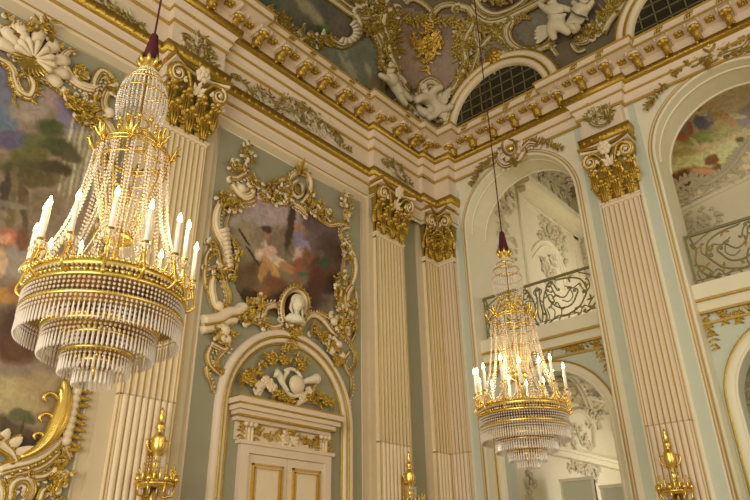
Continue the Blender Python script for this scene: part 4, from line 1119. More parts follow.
# niche with the little bust
o = Orn(WL, .03); o.dome(WL.uv(295, 306, .1), .30, k=.25, n=14); t.part(o.mb, 'bust_niche_shade', 'dark')  # no hollow is cut; its shade is the colour of this low dome
o = Orn(WL, .05); nb_ = U(WL, [(284, 322), (282, 310), (284, 299), (290, 291), (298, 289), (305, 294), (308, 303), (306, 314)], .12)
o.band(nb_, .055, h=.03); t.part(o.mb, 'niche_frame', 'cream')
o = Orn(WL, .06); o.frill(nb_, .11, .07, 1, .07, h=.04); o.band(nb_, .02, h=.10); t.part(o.mb, 'niche_frame_gilding', 'gold')
def bust(t, c, s):
    c = Vector(c); out = Vector((1, 0, 0)); up = Vector((0, 0, 1)); rt = Vector((0, 1, 0))
    m_ = MB(); n = 14; vs = []; rows = 11
    for j in range(rows+1):
        ph = -PI/2+PI*j/rows
        for k in range(n):
            th = 2*PI*k/n; x, y, z = cos(th)*cos(ph), sin(th)*cos(ph), sin(ph)
            r = 1.0; jaw = 1-.22*max(0, -z)
            px_ = x*.86*jaw; py_ = y*.76*jaw; pz = z*1.05
            if x > .6 and abs(y) < .35:
                if -.35 < z < .12: px_ += .16*(1-abs(y)/.35)*(1 if z < -.1 else .6)
                if .12 < z < .32: px_ -= .04
                if -.62 < z < -.42: px_ += .05
            vs.append(tuple(c+out*px_*s+rt*py_*s+up*pz*s))
    fs = [(j*n+k, j*n+(k+1) % n, (j+1)*n+(k+1) % n, (j+1)*n+k) for j in range(rows) for k in range(n)]
    m_.add(vs, fs)
    m_.tube([tuple(c+up*-.7*s), tuple(c+up*-1.3*s), tuple(c+up*-1.8*s), tuple(c+up*-2.4*s)], [s*.42, s*.40, s*.8, s*1.0], n=12)
    m_.tube([tuple(c-rt*1.45*s+up*-2.3*s-out*.2*s), tuple(c-rt*.9*s+up*-1.9*s), tuple(c+up*-1.75*s), tuple(c+rt*.9*s+up*-1.9*s), tuple(c+rt*1.45*s+up*-2.3*s-out*.2*s)], [s*.3, s*.5, s*.55, s*.5, s*.3], n=10)
    b_ = t.part(m_, 'bust', 'white')
    h_ = MB()
    for k in range(16):
        a = PI*k/15; h_.lathe([(.005, -s*.3), (s*.26, -s*.1), (s*.26, s*.12), (.005, s*.3)], tuple(c+rt*cos(a)*.82*s+up*(sin(a)*.95*s+.1*s)+out*.2*s), n=6)
    for sx in (-1, 1): h_.tube([tuple(c+rt*sx*.8*s+up*.0*s), tuple(c+rt*sx*.95*s-up*.8*s), tuple(c+rt*sx*.8*s-up*1.5*s+out*.3*s)], [s*.22, s*.2, s*.08], n=6)
    t.part(h_, 'bust_hair', 'cream', parent=b_)
bu, bv = WL.uv(295, 306, .2); bust(t, (.24, bu, bv+.02), .145)

# ---- the large landscape in its frame at the far left
t = Thing('framed_painting', (0, -9.5, 4.2), 'large landscape painting with trees and resting figures, in a rococo frame at the far left', 'painting')
out = [(-60, 20), (0, 48), (10, 62), (25, 92), (48, 88), (72, 92), (92, 122), (112, 150), (108, 200), (88, 290), (72, 370), (62, 400), (52, 432), (30, 450), (0, 452), (-60, 440)]
bl = [(10, 80, 26, 26, 0, (104, 104, 124), .6), (40, 95, 30, 10, 20, (156, 128, 120), .7), (68, 115, 10, 20, -25, (122, 108, 136), .6), (5, 120, 12, 16, 0, (98, 112, 128), .6), (30, 110, 20, 12, 0, (150, 132, 116), .6), (12, 140, 16, 10, 0, (92, 84, 110), .5)]
bl += [(84+i*5.2, 150+i*2, 1.6, 60, 12, (150+(i % 2)*26, 144+(i % 2)*24, 108+(i % 2)*22), .5) for i in range(-3, 7)]
bl += [(50, 128, 14, 9, 10, (74, 78, 38), .5), (38, 142, 16, 8, -5, (92, 92, 44), .5), (58, 146, 18, 9, 10, (70, 72, 34), .5), (30, 156, 20, 9, 0, (96, 90, 40), .5), (70, 156, 14, 7, 15, (84, 74, 40), .5), (20, 170, 22, 10, 10, (80, 74, 32), .5), (54, 168, 20, 7, 10, (72, 60, 28), .5), (38, 180, 24, 8, 0, (92, 78, 40), .5),
       (12, 200, 5, 34, 5, (110, 92, 54), .4), (24, 205, 5, 30, -6, (92, 72, 40), .4), (5, 190, 5, 20, 10, (70, 60, 40), .4), (45, 205, 20, 14, 0, (120, 102, 74), .6), (80, 210, 16, 20, 0, (140, 112, 84), .6), (10, 205, 20, 3, 10, (124, 112, 90), .5),
       (8, 236, 10, 8, 10, (180, 100, 66), .5), (5, 238, 5, 5, 0, (206, 140, 100), .4), (16, 262, 14, 16, 20, (150, 134, 118), .5), (2, 262, 6, 14, 0, (200, 160, 120), .5), (22, 240, 8, 10, 0, (120, 70, 44), .6), (8, 296, 16, 8, 10, (172, 118, 34), .5), (20, 290, 10, 8, 0, (150, 84, 40), .5),
       (25, 330, 34, 26, 0, (76, 48, 24), .6), (15, 350, 22, 14, 10, (92, 54, 26), .6), (60, 330, 24, 34, 0, (96, 62, 34), .7), (10, 395, 34, 18, 5, (166, 146, 94), .6), (40, 385, 24, 12, 0, (158, 132, 84), .6), (50, 410, 18, 14, 0, (150, 124, 78), .6),
       (20, 415, 10, 7, 0, (92, 88, 44), .5), (26, 420, 8, 5, 10, (76, 80, 40), .4), (12, 432, 26, 10, 15, (88, 66, 34), .6), (4, 425, 8, 12, 0, (78, 60, 30), .5), (30, 445, 24, 6, 0, (70, 50, 26), .5), (22, 428, 1.2, 8, 15, (60, 44, 20), .4)]
put_canvas(canvas(WL, out, bl, (132, 112, 86), 1.3, 1.3), t, 'canvas')
C, G = Orn(WL, .03), Orn(WL, .04); G.twin = C
# shell at the top
S1 = Orn(WL, .06); S1.shell(WL.uv(31, 62), 1.35, .60, 3.4, 8, h=.03, r=.095, k=.6); S1.shell(WL.uv(31, 62), 1.35, .34, 3.2, 8, h=.10, r=.05)
t.part(S1.mb, 'shell', 'cream')
o = Orn(WL, .1)
for k in range(14): o.leaf(WL.uv(30, 62), 3.4+k*.26, .28, .07, h=.05, tip=.03, lobes=0)
t.part(o.mb, 'gilded_sunburst', 'brightgold')
G.thicket(U(WL, [(30, 30), (36, 20), (50, 20), (52, 32), (44, 30)], .1, 0), 26, .17, h=.06); G.thicket(U(WL, [(14, 28), (26, 24), (30, 30), (20, 38)], .1, 0), 14, .15, h=.05); G.thicket(U(WL, [(48, 34), (58, 38), (60, 50), (54, 48)], .1, 0), 12, .15, h=.05)
scroll(C, G, WL, [(0, 40), (8, 42), (11, 50), (18, 58)], .06, .05, gold=1, c0=(1, .14)); scroll(C, G, WL, [(0, 26), (8, 28), (14, 22), (10, 16)], .05, .03, gold=1, c1=(1, .14))
scroll(C, G, WL, [(-6, 58), (4, 62), (12, 70), (14, 80), (20, 92), (30, 96), (34, 86), (30, 76)], .06, .05, .08, gold=1, c1=(1, .16), frill=-1)
scroll(C, G, WL, [(34, 72), (26, 72), (18, 76), (16, 84)], .05, .03, gold=1)
scroll(C, G, WL, [(15, 92), (14, 100), (17, 106)], .03, .012, gold=1)
scroll(C, G, WL, [(34, 76), (44, 80), (54, 84), (62, 92), (70, 100), (78, 108)], .05, .06, gold=1, frill=-1)
scroll(C, G, WL, [(70, 50), (64, 56), (64, 66), (70, 76), (80, 84), (92, 88), (98, 86)], .05, .06, .10, gold=1, c0=(-1, .14))
scroll(C, G, WL, [(58, 66), (66, 76), (76, 84), (88, 92)], .03, .03, gold=-1)
scroll(C, G, WL, [(94, 86), (96, 78), (102, 71), (110, 76), (111, 86), (106, 94), (104, 104), (108, 112), (114, 116)], .06, .06, .07, gold=1, c1=(1, .10))
scroll(C, G, WL, [(98, 92), (94, 100), (98, 108), (104, 114)], .055, .04, gold=-1); scroll(C, G, WL, [(90, 96), (88, 104), (94, 114)], .05, .03, gold=1)
C.dome(WL.uv(109, 113), .09, h=.04)
for pl, n in (([(62, 88), (78, 98), (90, 112), (80, 116), (66, 102)], 44), ([(74, 66), (84, 66), (86, 78), (76, 78)], 14), ([(84, 96), (96, 96), (104, 116), (92, 122), (82, 116)], 44), ([(78, 112), (100, 116), (98, 126), (78, 124)], 26), ([(108, 76), (116, 80), (116, 96), (110, 92)], 12)):
    G.thicket(U(WL, pl, .1, 0), n, .16, h=.05)
C, G = flush(t, C, G)
# right limb of the frame
scroll(C, G, WL, [(92, 116), (102, 120), (110, 130), (114, 146), (112, 160)], .08, .07, .10, gold=1)
scroll(C, G, WL, [(90, 120), (98, 126), (103, 138), (104, 150)], .03, .03, gold=-1)
scroll(C, G, WL, [(112, 160), (108, 190), (101, 230), (94, 270), (88, 310), (82, 350), (76, 384)], .06, .06, gold=1, c0=(1, .14))
scroll(C, G, WL, [(104, 160), (99, 200), (91, 250), (82, 310), (74, 360)], .035, .035, gold=1)
for k in range(7): G.thicket(U(WL, [(106-k*4, 170+k*28), (116-k*4, 170+k*28), (112-k*4, 186+k*28), (102-k*4, 186+k*28)], .1, 0), 10, .15, h=.04)
# lower right corner: long gilded stalks and white rocaille behind
S1 = Orn(WL, .07)
S1.taper(U(WL, [(64, 380), (65, 392), (62, 406), (56, 422), (48, 438), (36, 450), (20, 458)], .1), .035, .03, .085, h=.04)
S1.taper(U(WL, [(68, 390), (68, 402), (64, 418), (56, 434), (44, 448)], .1), .03, .03, .07, h=.02)
S1.taper(U(WL, [(60, 388), (61, 400), (57, 416), (50, 432)], .1), .02, .03, .045, h=.06)
S1.curl(WL.uv(58, 400), 2.2, .22, 1, .8, .03, ball=False); S1.curl(WL.uv(54, 424), 1.9, .24, 1, .8, .03, ball=False); S1.curl(WL.uv(44, 444), 1.6, .2, 1, .8, .03, ball=False); S1.curl(WL.uv(66, 384), 1.7, .16, -1, .8, .03, ball=False)
t.part(S1.mb, 'gilded_stalks', 'brightgold')
scroll(C, G, WL, [(76, 384), (76, 398), (72, 416), (68, 434), (66, 448), (70, 460)], .055, .04, .07, gold=1, frill=-1)
for k in range(8): C.dome(WL.uv(76-k*1.5, 392+k*7), .065, h=.05)
for k in range(9): G.leaf(WL.uv(79-k*1.4, 390+k*7.5), 0+random.uniform(-.4, .2), .18, .08, h=.03)
scroll(C, G, WL, [(0, 470), (14, 466), (30, 462), (44, 456), (56, 446), (62, 438)], .07, .05, .09, gold=1)
scroll(C, G, WL, [(6, 478), (20, 474), (36, 470), (50, 462), (60, 452)], .05, .05, gold=1, frill=0)
G.beads(U(WL, [(12, 474), (28, 468), (44, 461), (56, 452)], .1), .03, .09, h=.09)
scroll(C, G, WL, [(0, 440), (5, 446), (12, 452), (17, 462)], .10, .06, gold=-1, c0=(1, .18), frill=1)
C.frill(U(WL, [(-4, 440), (5, 442), (14, 450), (18, 460)], .1), .2, .12, 1, .11, h=.06)
scroll(C, G, WL, [(10, 500), (11, 488), (18, 480), (28, 480), (32, 490), (26, 500)], .06, .05, gold=1, c1=(1, .15))
scroll(C, G, WL, [(34, 478), (46, 476), (56, 468), (60, 458)], .05, .03, gold=1, c0=(-1, .16))
scroll(C, G, WL, [(40, 500), (44, 490), (54, 488), (58, 498)], .05, .03, gold=1, c1=(1, .12)); scroll(C, G, WL, [(-2, 482), (2, 492), (0, 505)], .08, .05, gold=-1)
G.thicket(U(WL, [(50, 476), (64, 464), (66, 486), (56, 496)], .1, 0), 16, .15, h=.04)
C, G = flush(t, C, G, 'lower_scrolls')

# ---- stucco reliefs of the friezes
FZ = Plane((.03+0, 0, 0), (0,1,0), (0,0,1), (1,0,0)); FZP = Plane((.16+.03, 0, 0), (0,1,0), (0,0,1), (1,0,0)); FR = Plane((0, -.19, 0), (1,0,0), (0,0,1), (0,-1,0))
def relief(S, label, spine, sprays, poly, n, loc, side=1):
    t = Thing('stucco_relief', loc, label, 'stucco relief', 'stucco reliefs in the frieze')
    C, G = Orn(S, .01), Orn(S, .02)
    for p in spine: scroll(C, G, S, p, .042, .028, gold=1, c0=(1, .13), c1=(-1, .13), hp=.03)
    if poly:
        C.thicket(U(S, poly, .03, 0), int(n*1.2), .17, curls=.6, r=.024); G.thicket(U(S, poly, .03, 0), int(n*.7), .14, h=.03, curls=.25, r=.016)
    for p in sprays: G.garland(U(S, p, .03), .09, .09, flowers=.25)
    t.part(C.mb, 'stucco_scrolls', 'stucco'); t.part(G.mb, 'gilded_leaves', 'oldgold')
relief(FZ, 'long stucco relief with scrolls in the frieze above the doorway bay',
       [[(252, 92), (260, 96), (264, 104), (272, 110), (279, 108)], [(262, 94), (270, 97), (276, 106)], [(284, 108), (294, 112), (300, 120), (308, 124)], [(290, 98), (302, 104), (314, 112), (320, 122)], [(318, 124), (328, 130), (336, 140)], [(326, 128), (336, 132), (342, 140)]],
       [[(231, 75), (238, 78), (247, 84)], [(246, 96), (254, 90), (264, 88)], [(340, 144), (346, 148), (352, 150)], [(282, 98), (292, 96), (300, 102)]],
       [(249, 90), (262, 86), (276, 98), (292, 96), (312, 108), (330, 122), (343, 142), (334, 142), (314, 134), (292, 120), (270, 112), (258, 104)], 90, (0, -4.6, 9.95))
relief(FZP, 'small stucco cartouche relief in the frieze above the near pilaster',
       [[(196, 52), (200, 44), (206, 48), (205, 58), (198, 60)], [(188, 44), (194, 52), (200, 62), (208, 62)], [(184, 36), (190, 38), (196, 46)]],
       [[(185, 33), (188, 42), (186, 50)], [(204, 36), (210, 46), (213, 58)], [(212, 62), (216, 66)]], [(186, 36), (200, 36), (212, 50), (214, 64), (202, 64), (190, 52)], 26, (.16, -7.2, 9.95))
relief(FZP, 'small stucco relief in the frieze above the pilaster by the room corner',
       [[(388, 164), (394, 168), (398, 176), (406, 182)], [(392, 160), (400, 166), (404, 174)]],
       [[(382, 160), (388, 166)], [(405, 176), (412, 184)]], [(383, 158), (396, 160), (406, 170), (412, 186), (404, 182), (390, 174)], 22, (.16, -1.8, 9.95))
relief(FZ, 'stucco relief of the frieze at the top left corner, above the landscape painting',
       [[(84, -4), (94, 0), (102, 8), (112, 12)], [(100, -2), (110, 4), (118, 10)], [(112, 6), (122, 12), (130, 18)]],
       [[(128, 18), (138, 24), (146, 28)], [(76, -6), (84, 2)]], [(74, -8), (96, -6), (120, 6), (140, 22), (128, 24), (106, 16), (88, 6)], 34, (0, -9.6, 9.95))
relief(FR, 'stucco cartouche relief in the frieze block over the pilaster between the arches',
       [[(590, 108), (588, 116), (592, 124), (600, 126), (608, 122), (611, 114)], [(596, 106), (604, 108), (606, 116), (600, 118)], [(588, 104), (594, 112), (592, 120)]],
       [[(596, 100), (602, 108), (610, 106)], [(588, 112), (586, 120)], [(612, 110), (610, 120)]], [(588, 106), (600, 102), (612, 108), (611, 121), (600, 126), (590, 122)], 22, (4.7, -.16, 9.95))

# ---- keystone cartouches and sprigs over the tall arches
def keystone(label, c, body, leftspray, rightspray, drop, tip, loc):
    t = Thing('arch_cartouche', loc, label, 'cartouche', 'cartouches on the tall arches')
    C, G = Orn(WR, .06), Orn(WR, .07)
    for p in body: scroll(C, G, WR, p, .085, .06, .10, gold=1, c0=(1, .15), c1=(-1, .15), hp=.14)
    C2 = Orn(WR, .08); C2.dome(WR.uv(*c, .15), .10, k=.7, h=.06, n=12)
    G.band(U(WR, [(c[0]-7, c[1]-3), (c[0]-2, c[1]-8), (c[0]+5, c[1]-6), (c[0]+7, c[1]+2), (c[0]+2, c[1]+8), (c[0]-5, c[1]+5)], .12, 4, True), .03, h=.08, closed=True)
    for k in range(9): a = 2*PI*k/9; q = WR.uv(*c, .15); C.leaf((q[0]+cos(a)*.14, q[1]+sin(a)*.14), a, .22, .16, h=.04, tip=.05, lobes=0, bend=.8)
    G.leaf(WR.uv(*drop, .1), WR_ang(drop, tip), .34, .16, h=.05, tip=.06, lobes=3); G.acanthus(WR.uv(*drop, .1), WR_ang(drop, tip), .2, .2, 5, 2.4, h=.06)
    for p in leftspray+rightspray: G.garland(U(WR, p, .1), .10, .075, h=.02, flowers=.45)
    t.part(C.mb, 'scrolls', 'rose'); t.part(C2.mb, 'boss', 'brightgold'); t.part(G.mb, 'gilded_sprays', 'oldgold')
def WR_ang(a, b_):
    p, q = WR.uv(*a, .1), WR.uv(*b_, .1); return math.atan2(q[1]-p[1], q[0]-p[0])
keystone('pink and gold cartouche with leaf sprays crowning the tall arch nearer the corner', (510, 148), [[(500, 150), (498, 158), (504, 164), (512, 162)], [(518, 142), (522, 150), (518, 158), (512, 162)], [(503, 142), (500, 150)], [(522, 148), (528, 142), (536, 143)]],
         [[(500, 152), (492, 158), (484, 164)], [(480, 168), (474, 178), (470, 186)], [(482, 162), (478, 172)]], [[(524, 144), (534, 140), (544, 142)], [(546, 142), (554, 146), (562, 148)]], (514, 158), (517, 167), (2.4, -.06, 10.5))
keystone('grey and gold cartouche with leaf sprays crowning the tall arch at the right edge', (708, 44), [[(690, 34), (696, 28), (704, 30)], [(698, 36), (694, 46), (698, 58), (690, 64)], [(706, 32), (716, 34), (720, 46), (714, 56), (706, 60)], [(724, 34), (730, 40), (728, 48)], [(722, 52), (732, 48), (742, 44), (748, 36)], [(690, 40), (694, 50), (688, 60)]],
         [[(690, 56), (682, 66), (672, 76)], [(684, 54), (676, 64), (670, 72)], [(664, 86), (656, 94), (650, 104)], [(652, 98), (647, 108)]], [[(722, 56), (734, 52), (748, 48)], [(728, 46), (740, 40), (752, 34)]], (706, 58), (709, 69), (6.9, -.06, 10.5))

# ---- gilded festoons below the balconies
def festoon(label, paths, loc):
    t = Thing('gilded_festoon', loc, label, 'festoon', 'festoons below the balconies')
    for i, p in enumerate(paths):
        G = Orn(SP, .01); G.garland(U(SP, p, .05), .085, .085, flowers=.45); t.part(G.mb, 'leaf_swag', 'gold')
festoon('gilded leaf festoon under the balcony behind the far chandelier',
        [[(560, 344), (568, 349), (577, 348), (586, 344), (594, 341)], [(596, 340), (600, 348), (603, 358), (606, 368)], [(500, 352), (508, 358), (516, 360), (524, 356), (530, 350)], [(594, 342), (597, 350), (600, 356)], [(496, 356), (495, 366), (496, 378)]], (2.4, .33, 5.4))
G = Orn(SP, .01); C = Orn(SP, .01)
t = Thing('keystone_scroll', (2.4, .33, 5.3), 'carved scroll bracket on the crown of the low arch behind the far chandelier', 'bracket')
scroll(C, G, SP, [(538, 330), (546, 334), (550, 342), (545, 352), (540, 360)], .05, .04, .07, gold=1, c0=(1, .12), c1=(1, .1)); scroll(C, G, SP, [(556, 336), (552, 344), (549, 354), (550, 362)], .045, .035, gold=1, c0=(-1, .12))
scroll(C, G, SP, [(524, 342), (530, 336), (538, 338), (540, 346)], .045, .035, gold=1, c1=(-1, .1)); flush(t, C, G, 'scrolls', 'gilding', 'rose')
festoon('gilded leaf festoon under the balcony at the right edge of the photo',
        [[(700, 304), (706, 306), (714, 309), (722, 314), (730, 316), (738, 313), (746, 308), (756, 305)], [(702, 308), (707, 320), (711, 332), (714, 344), (717, 352)], [(722, 312), (725, 322)], [(738, 312), (739, 324)]], (7.0, .33, 5.4))

# ---- balcony railings in wrought iron
RL = Plane((0, .45, 0), (1,0,0), (0,0,1), (0,-1,0))
def railing(label, c, r, loc):
    t = Thing('balcony_railing', loc, label, 'railing', 'wrought iron balcony railings')
    x0, x1, z0, z1 = c-r+.02, c+r-.02, 6.26, 7.32
    m_ = MB(); m_.box((x0, .43, z1-.03), (x1, .48, z1+.02)); t.part(m_, 'handrail', 'iron', False)
    m_ = MB(); m_.box((x0, .44, z0), (x1, .465, z0+.03)); t.part(m_, 'bottom_rail', 'iron', False)
    for x in (x0, x1-.03): m_ = MB(); m_.box((x, .435, z0-.06), (x+.03, .47, z1)); t.part(m_, 'post', 'iron', False)
    for sd in (-1, 1):
        I = Orn(RL); gg = Orn(RL)
        def S_(pts, w_=.019, a=None, b_=None):
            p = smooth_path([(c+sd*x, z) for x, z in pts], 5); I.band(p, w_, full=True, n=5)
            for q, dd in ((a, (p[0], p[1])), (b_, (p[-1], p[-2]))):
                if q: I.curl(dd[0], math.atan2(dd[0][1]-dd[1][1], dd[0][0]-dd[1][0]), q[1], q[0]*sd, 1.3, w_, w_*.7, n=12, full=True)
        S_([(.06, 6.3), (.14, 6.5), (.10, 6.75), (.16, 7.0), (.28, 7.2)], a=(1, .12), b_=(-1, .16))
        S_([(.02, 6.4), (.06, 6.6), (.03, 6.85), (.05, 7.1)], b_=(1, .1))
        S_([(.2, 7.0), (.3, 6.75), (.5, 6.58), (.75, 6.6), (.9, 6.8)], a=(-1, .14), b_=(1, .2))
        S_([(.34, 7.12), (.42, 6.9), (.6, 6.8), (.74, 6.92)], .016, a=(1, .1), b_=(1, .14))
        S_([(.22, 6.34), (.4, 6.42), (.62, 6.40), (.9, 6.5), (1.08, 6.72)], a=(1, .14), b_=(1, .18))
        S_([(.5, 7.24), (.8, 7.2), (1.04, 7.08), (1.12, 6.86)], a=(-1, .14), b_=(-1, .16))
        S_([(1.34, 7.26), (1.28, 7.0), (1.34, 6.75), (1.26, 6.5), (1.08, 6.36)], a=(-1, .14), b_=(-1, .16))
        S_([(1.38, 6.7), (1.22, 6.62), (1.12, 6.5)], .016, b_=(1, .12)); S_([(1.3, 7.1), (1.16, 7.18), (1.0, 7.26)], .016, a=(1, .1))
        S_([(.28, 7.26), (.4, 7.16), (.46, 7.02)], .016, b_=(1, .1)); S_([(.62, 6.3), (.7, 6.42), (.84, 6.38)], .016, b_=(-1, .1))
        S_([(.0, 7.2), (.1, 7.1), (.02, 6.95), (.1, 6.8)], .014); S_([(.4, 6.3), (.5, 6.5), (.44, 6.7)], .014, b_=(1, .1)); S_([(.66, 7.05), (.8, 6.95), (.95, 7.0)], .014, b_=(-1, .1)); S_([(.9, 6.34), (1.0, 6.5), (1.16, 6.4)], .014, b_=(1, .1)); S_([(.14, 6.9), (.3, 6.95), (.36, 6.8)], .014, b_=(-1, .1)); S_([(.08, 6.32), (.2, 6.45), (.16, 6.65)], .014, a=(1, .08))
        I.band([(c+sd*.0, 6.38), (c+sd*1.4, 6.38)], .009, full=True, n=5)
        S_([(.55, 6.75), (.68, 6.68), (.8, 6.78), (.76, 6.95)], .013, b_=(-1, .08)); S_([(.26, 7.22), (.2, 7.1), (.3, 7.0)], .013, b_=(1, .07)); S_([(1.3, 6.34), (1.36, 6.5), (1.3, 6.62)], .013, b_=(-1, .07)); S_([(1.0, 6.95), (1.1, 6.8), (1.2, 6.9), (1.18, 7.05)], .013, b_=(1, .08)); S_([(.3, 6.36), (.34, 6.55), (.26, 6.66)], .013, b_=(1, .08))
        t.part(I.mb, 'scrollwork', 'iron')
        for q in ((.14, 6.5), (.3, 6.75), (.6, 6.58), (.9, 6.5), (1.1, 6.9), (1.28, 7.0), (.75, 7.2), (1.2, 6.6), (.42, 6.9)):
            for da in (-.6, .5): gg.leaf((c+sd*q[0], q[1]), random.uniform(0, 6.3), .12, .055, h=.01)
        t.part(gg.mb, 'gilded_leaves', 'oldgold')
railing('scrolled iron railing of the balcony behind the far chandelier', A1[0], A1[1], (A1[0], .45, 6.2))
railing('scrolled iron railing of the balcony at the right edge', A2[0], A2[1], (A2[0], .45, 6.2))

# ------------------------------------------------------------ the rooms behind the arches
def put(o, name, mm, parent, smooth=True):
    return o.mb.build(name, mm, parent, smooth)
m_ = MB(); m_.box((.94, 2.95, 11.35), (1.22, 7.0, 11.56)); m_.box((.94, 2.86, 11.56), (1.42, 7.0, 11.80)); m_.box((.94, 2.98, 11.2), (1.0, 7.0, 11.3)); m_.build('gallery_cornice', 'white', wall_gallery_side, False)
m_ = MB(); m_.box((.94, 2.86, 6.1), (1.02, 3.2, 11.45)); m_.box((.94, 6.4, 6.1), (1.0, 6.75, 11.45)); m_.build('wall_strip', 'white', wall_gallery_side, False)
m_ = MB(); m_.box((.94, 2.2, 3.98), (1.14, 7.0, 4.1)); m_.box((.94, 2.2, 4.1), (1.2, 7.0, 4.18)); m_.build('low_cornice', 'white', wall_gallery_side, False)
o = Orn(GS, .01)
for w_, dx in ((.045, 0), (.025, 5)):
    o.band(U(GS, [(531+dx*.5, 300), (529+dx*.5, 280), (529+dx*.6, 262), (534+dx*.6, 248+dx*.8), (542+dx*.3, 241+dx), (551, 243+dx), (559-dx*.4, 254+dx*.8), (565-dx*.6, 270), (569-dx*.6, 290)], .03), w_)
put(o, 'niche_molding', 'white', wall_gallery_side)
t = Thing('wall_stucco', (.95, 4.2, 8), 'white stucco arch and sprays on the side wall behind the balcony railing', 'stucco relief')
C = Orn(GS, .01)
for p, n, L in (([(543, 205), (552, 210), (560, 228), (566, 244), (562, 256), (550, 242), (538, 240)], 70, .3), ([(540, 255), (552, 252), (558, 268), (552, 290), (542, 282)], 40, .26), ([(562, 250), (568, 262), (572, 282), (566, 278)], 16, .24),
                ([(500, 195), (514, 188), (514, 210), (506, 222), (498, 214)], 34, .22), ([(496, 222), (508, 222), (506, 246), (498, 252)], 22, .2), ([(508, 236), (516, 236), (518, 262), (512, 270)], 14, .2)):
    C.thicket(U(GS, p, .03, 0), n, L, curls=.45, r=.045)
C.curl(GS.uv(544, 222), 2.2, .5, -1, 1.3, .05); C.curl(GS.uv(558, 236), .5, .5, 1, 1.3, .05)
C.thicket([(3.0, 11.85), (6.9, 11.85), (6.9, 12.95), (2.6, 12.95), (2.0, 12.2)], 110, .42, curls=.5, r=.045)
t.part(C.mb, 'stucco_sprays', 'stucco')
t = Thing('wall_stucco', (1.4, 6.97, 8), 'white stucco foliage on the end wall right of the inner room corner behind the balcony', 'stucco relief')
C = Orn(GB, .01)
for p, n, L in (([(572, 232), (584, 224), (592, 238), (588, 256), (576, 256)], 40, .34), ([(576, 256), (590, 256), (594, 276), (584, 284)], 30, .3)): C.thicket(U(GB, p, .03, 0), n, L, curls=.45, r=.04)
t.part(C.mb, 'stucco_sprays', 'stucco')
t = Thing('vault_stucco', (1.5, 4, 12.9), 'white stucco rocaille with a brown painted field on the vault seen through the tall arch', 'stucco relief')
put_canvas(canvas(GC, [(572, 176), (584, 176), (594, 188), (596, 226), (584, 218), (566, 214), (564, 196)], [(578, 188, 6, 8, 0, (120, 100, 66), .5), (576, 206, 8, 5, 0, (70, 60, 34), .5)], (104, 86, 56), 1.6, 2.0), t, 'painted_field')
C = Orn(GC, .02)
for p, n, L in (([(512, 184), (524, 170), (545, 160), (568, 160), (582, 172), (572, 182), (564, 200), (566, 222), (552, 212), (534, 196)], 210, .42), ([(570, 210), (590, 204), (596, 236), (582, 236)], 60, .42)): C.thicket(U(GC, p, .03, 0), n, L, curls=.45, r=.045)
t.part(C.mb, 'stucco_sprays', 'stucco')
# lower room of the first bay
t = Thing('vault_stucco', (2, 3, 5.5), 'cream stucco scrollwork on the vault inside the low arch below the balcony', 'stucco relief')
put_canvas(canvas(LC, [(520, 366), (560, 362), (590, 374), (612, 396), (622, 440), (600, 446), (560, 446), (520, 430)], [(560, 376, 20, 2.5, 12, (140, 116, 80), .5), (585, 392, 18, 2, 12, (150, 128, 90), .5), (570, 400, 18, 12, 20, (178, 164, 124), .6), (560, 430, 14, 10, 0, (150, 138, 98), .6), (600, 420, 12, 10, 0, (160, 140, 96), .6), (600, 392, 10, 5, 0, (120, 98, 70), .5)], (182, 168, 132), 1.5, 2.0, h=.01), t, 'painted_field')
C = Orn(LC, .02)
for p, n in (([(534, 372), (600, 384), (618, 420), (590, 430), (560, 410), (536, 400)], 120), ([(536, 405), (560, 415), (572, 444), (540, 440)], 50)): C.thicket(U(LC, p, .03, 0), n, .26, curls=.5, r=.03)
for p in ([(562, 372), (576, 384), (586, 404), (592, 426), (596, 444)], [(566, 372), (580, 384), (590, 404), (597, 426)], [(575, 396), (590, 398), (606, 403)], [(596, 424), (610, 428), (622, 434)]): C.band(U(LC, p, .03), .05)
t.part(C.mb, 'stucco_scrolls', 'stucco')
t = Thing('wall_stucco', (.95, 4.5, 3), 'stucco garland and leaf drops low on the white side wall below the low cornice', 'stucco relief')
C = Orn(GS, .01)
for p, n in (([(570, 462), (580, 458), (600, 470), (598, 482), (584, 478)], 40), ([(524, 470), (532, 468), (536, 496), (526, 500)], 26), ([(574, 424), (592, 436), (592, 450), (580, 446)], 26), ([(556, 424), (566, 414), (574, 424), (578, 446), (560, 446)], 60), ([(580, 404), (600, 406), (604, 430), (590, 430)], 50), ([(566, 458), (600, 462), (602, 474), (570, 472)], 40)): C.thicket(U(GS, p, .03, 0), n, .2, curls=.4, r=.025)
C.band(U(GS, [(548, 446), (560, 420), (580, 410), (592, 424), (594, 446)], .03), .07)
t.part(C.mb, 'stucco_sprays', 'stucco')
t = Thing('wall_stucco', (1.6, 6.97, 4), 'grey green painted ornament on the bright end wall inside the low arch', 'stucco relief')
C = Orn(GB, .01); C.thicket(U(GB, [(611, 456), (622, 458), (622, 470), (612, 470)], .03, 0), 30, .26, curls=.3); t.part(C.mb, 'leaf_spray', 'sage')
m_ = MB()
for px in (603, 608, 616): u, v = GB.uv(px, 460); m_.box((u-.05, 6.92, 2), (u+.05, 7.0, 4.9))
m_.box((.95, 6.85, 4.9), (5, 7.0, 5.1)); m_.build('wall_strip', 'white', wall_gallery_back, False)
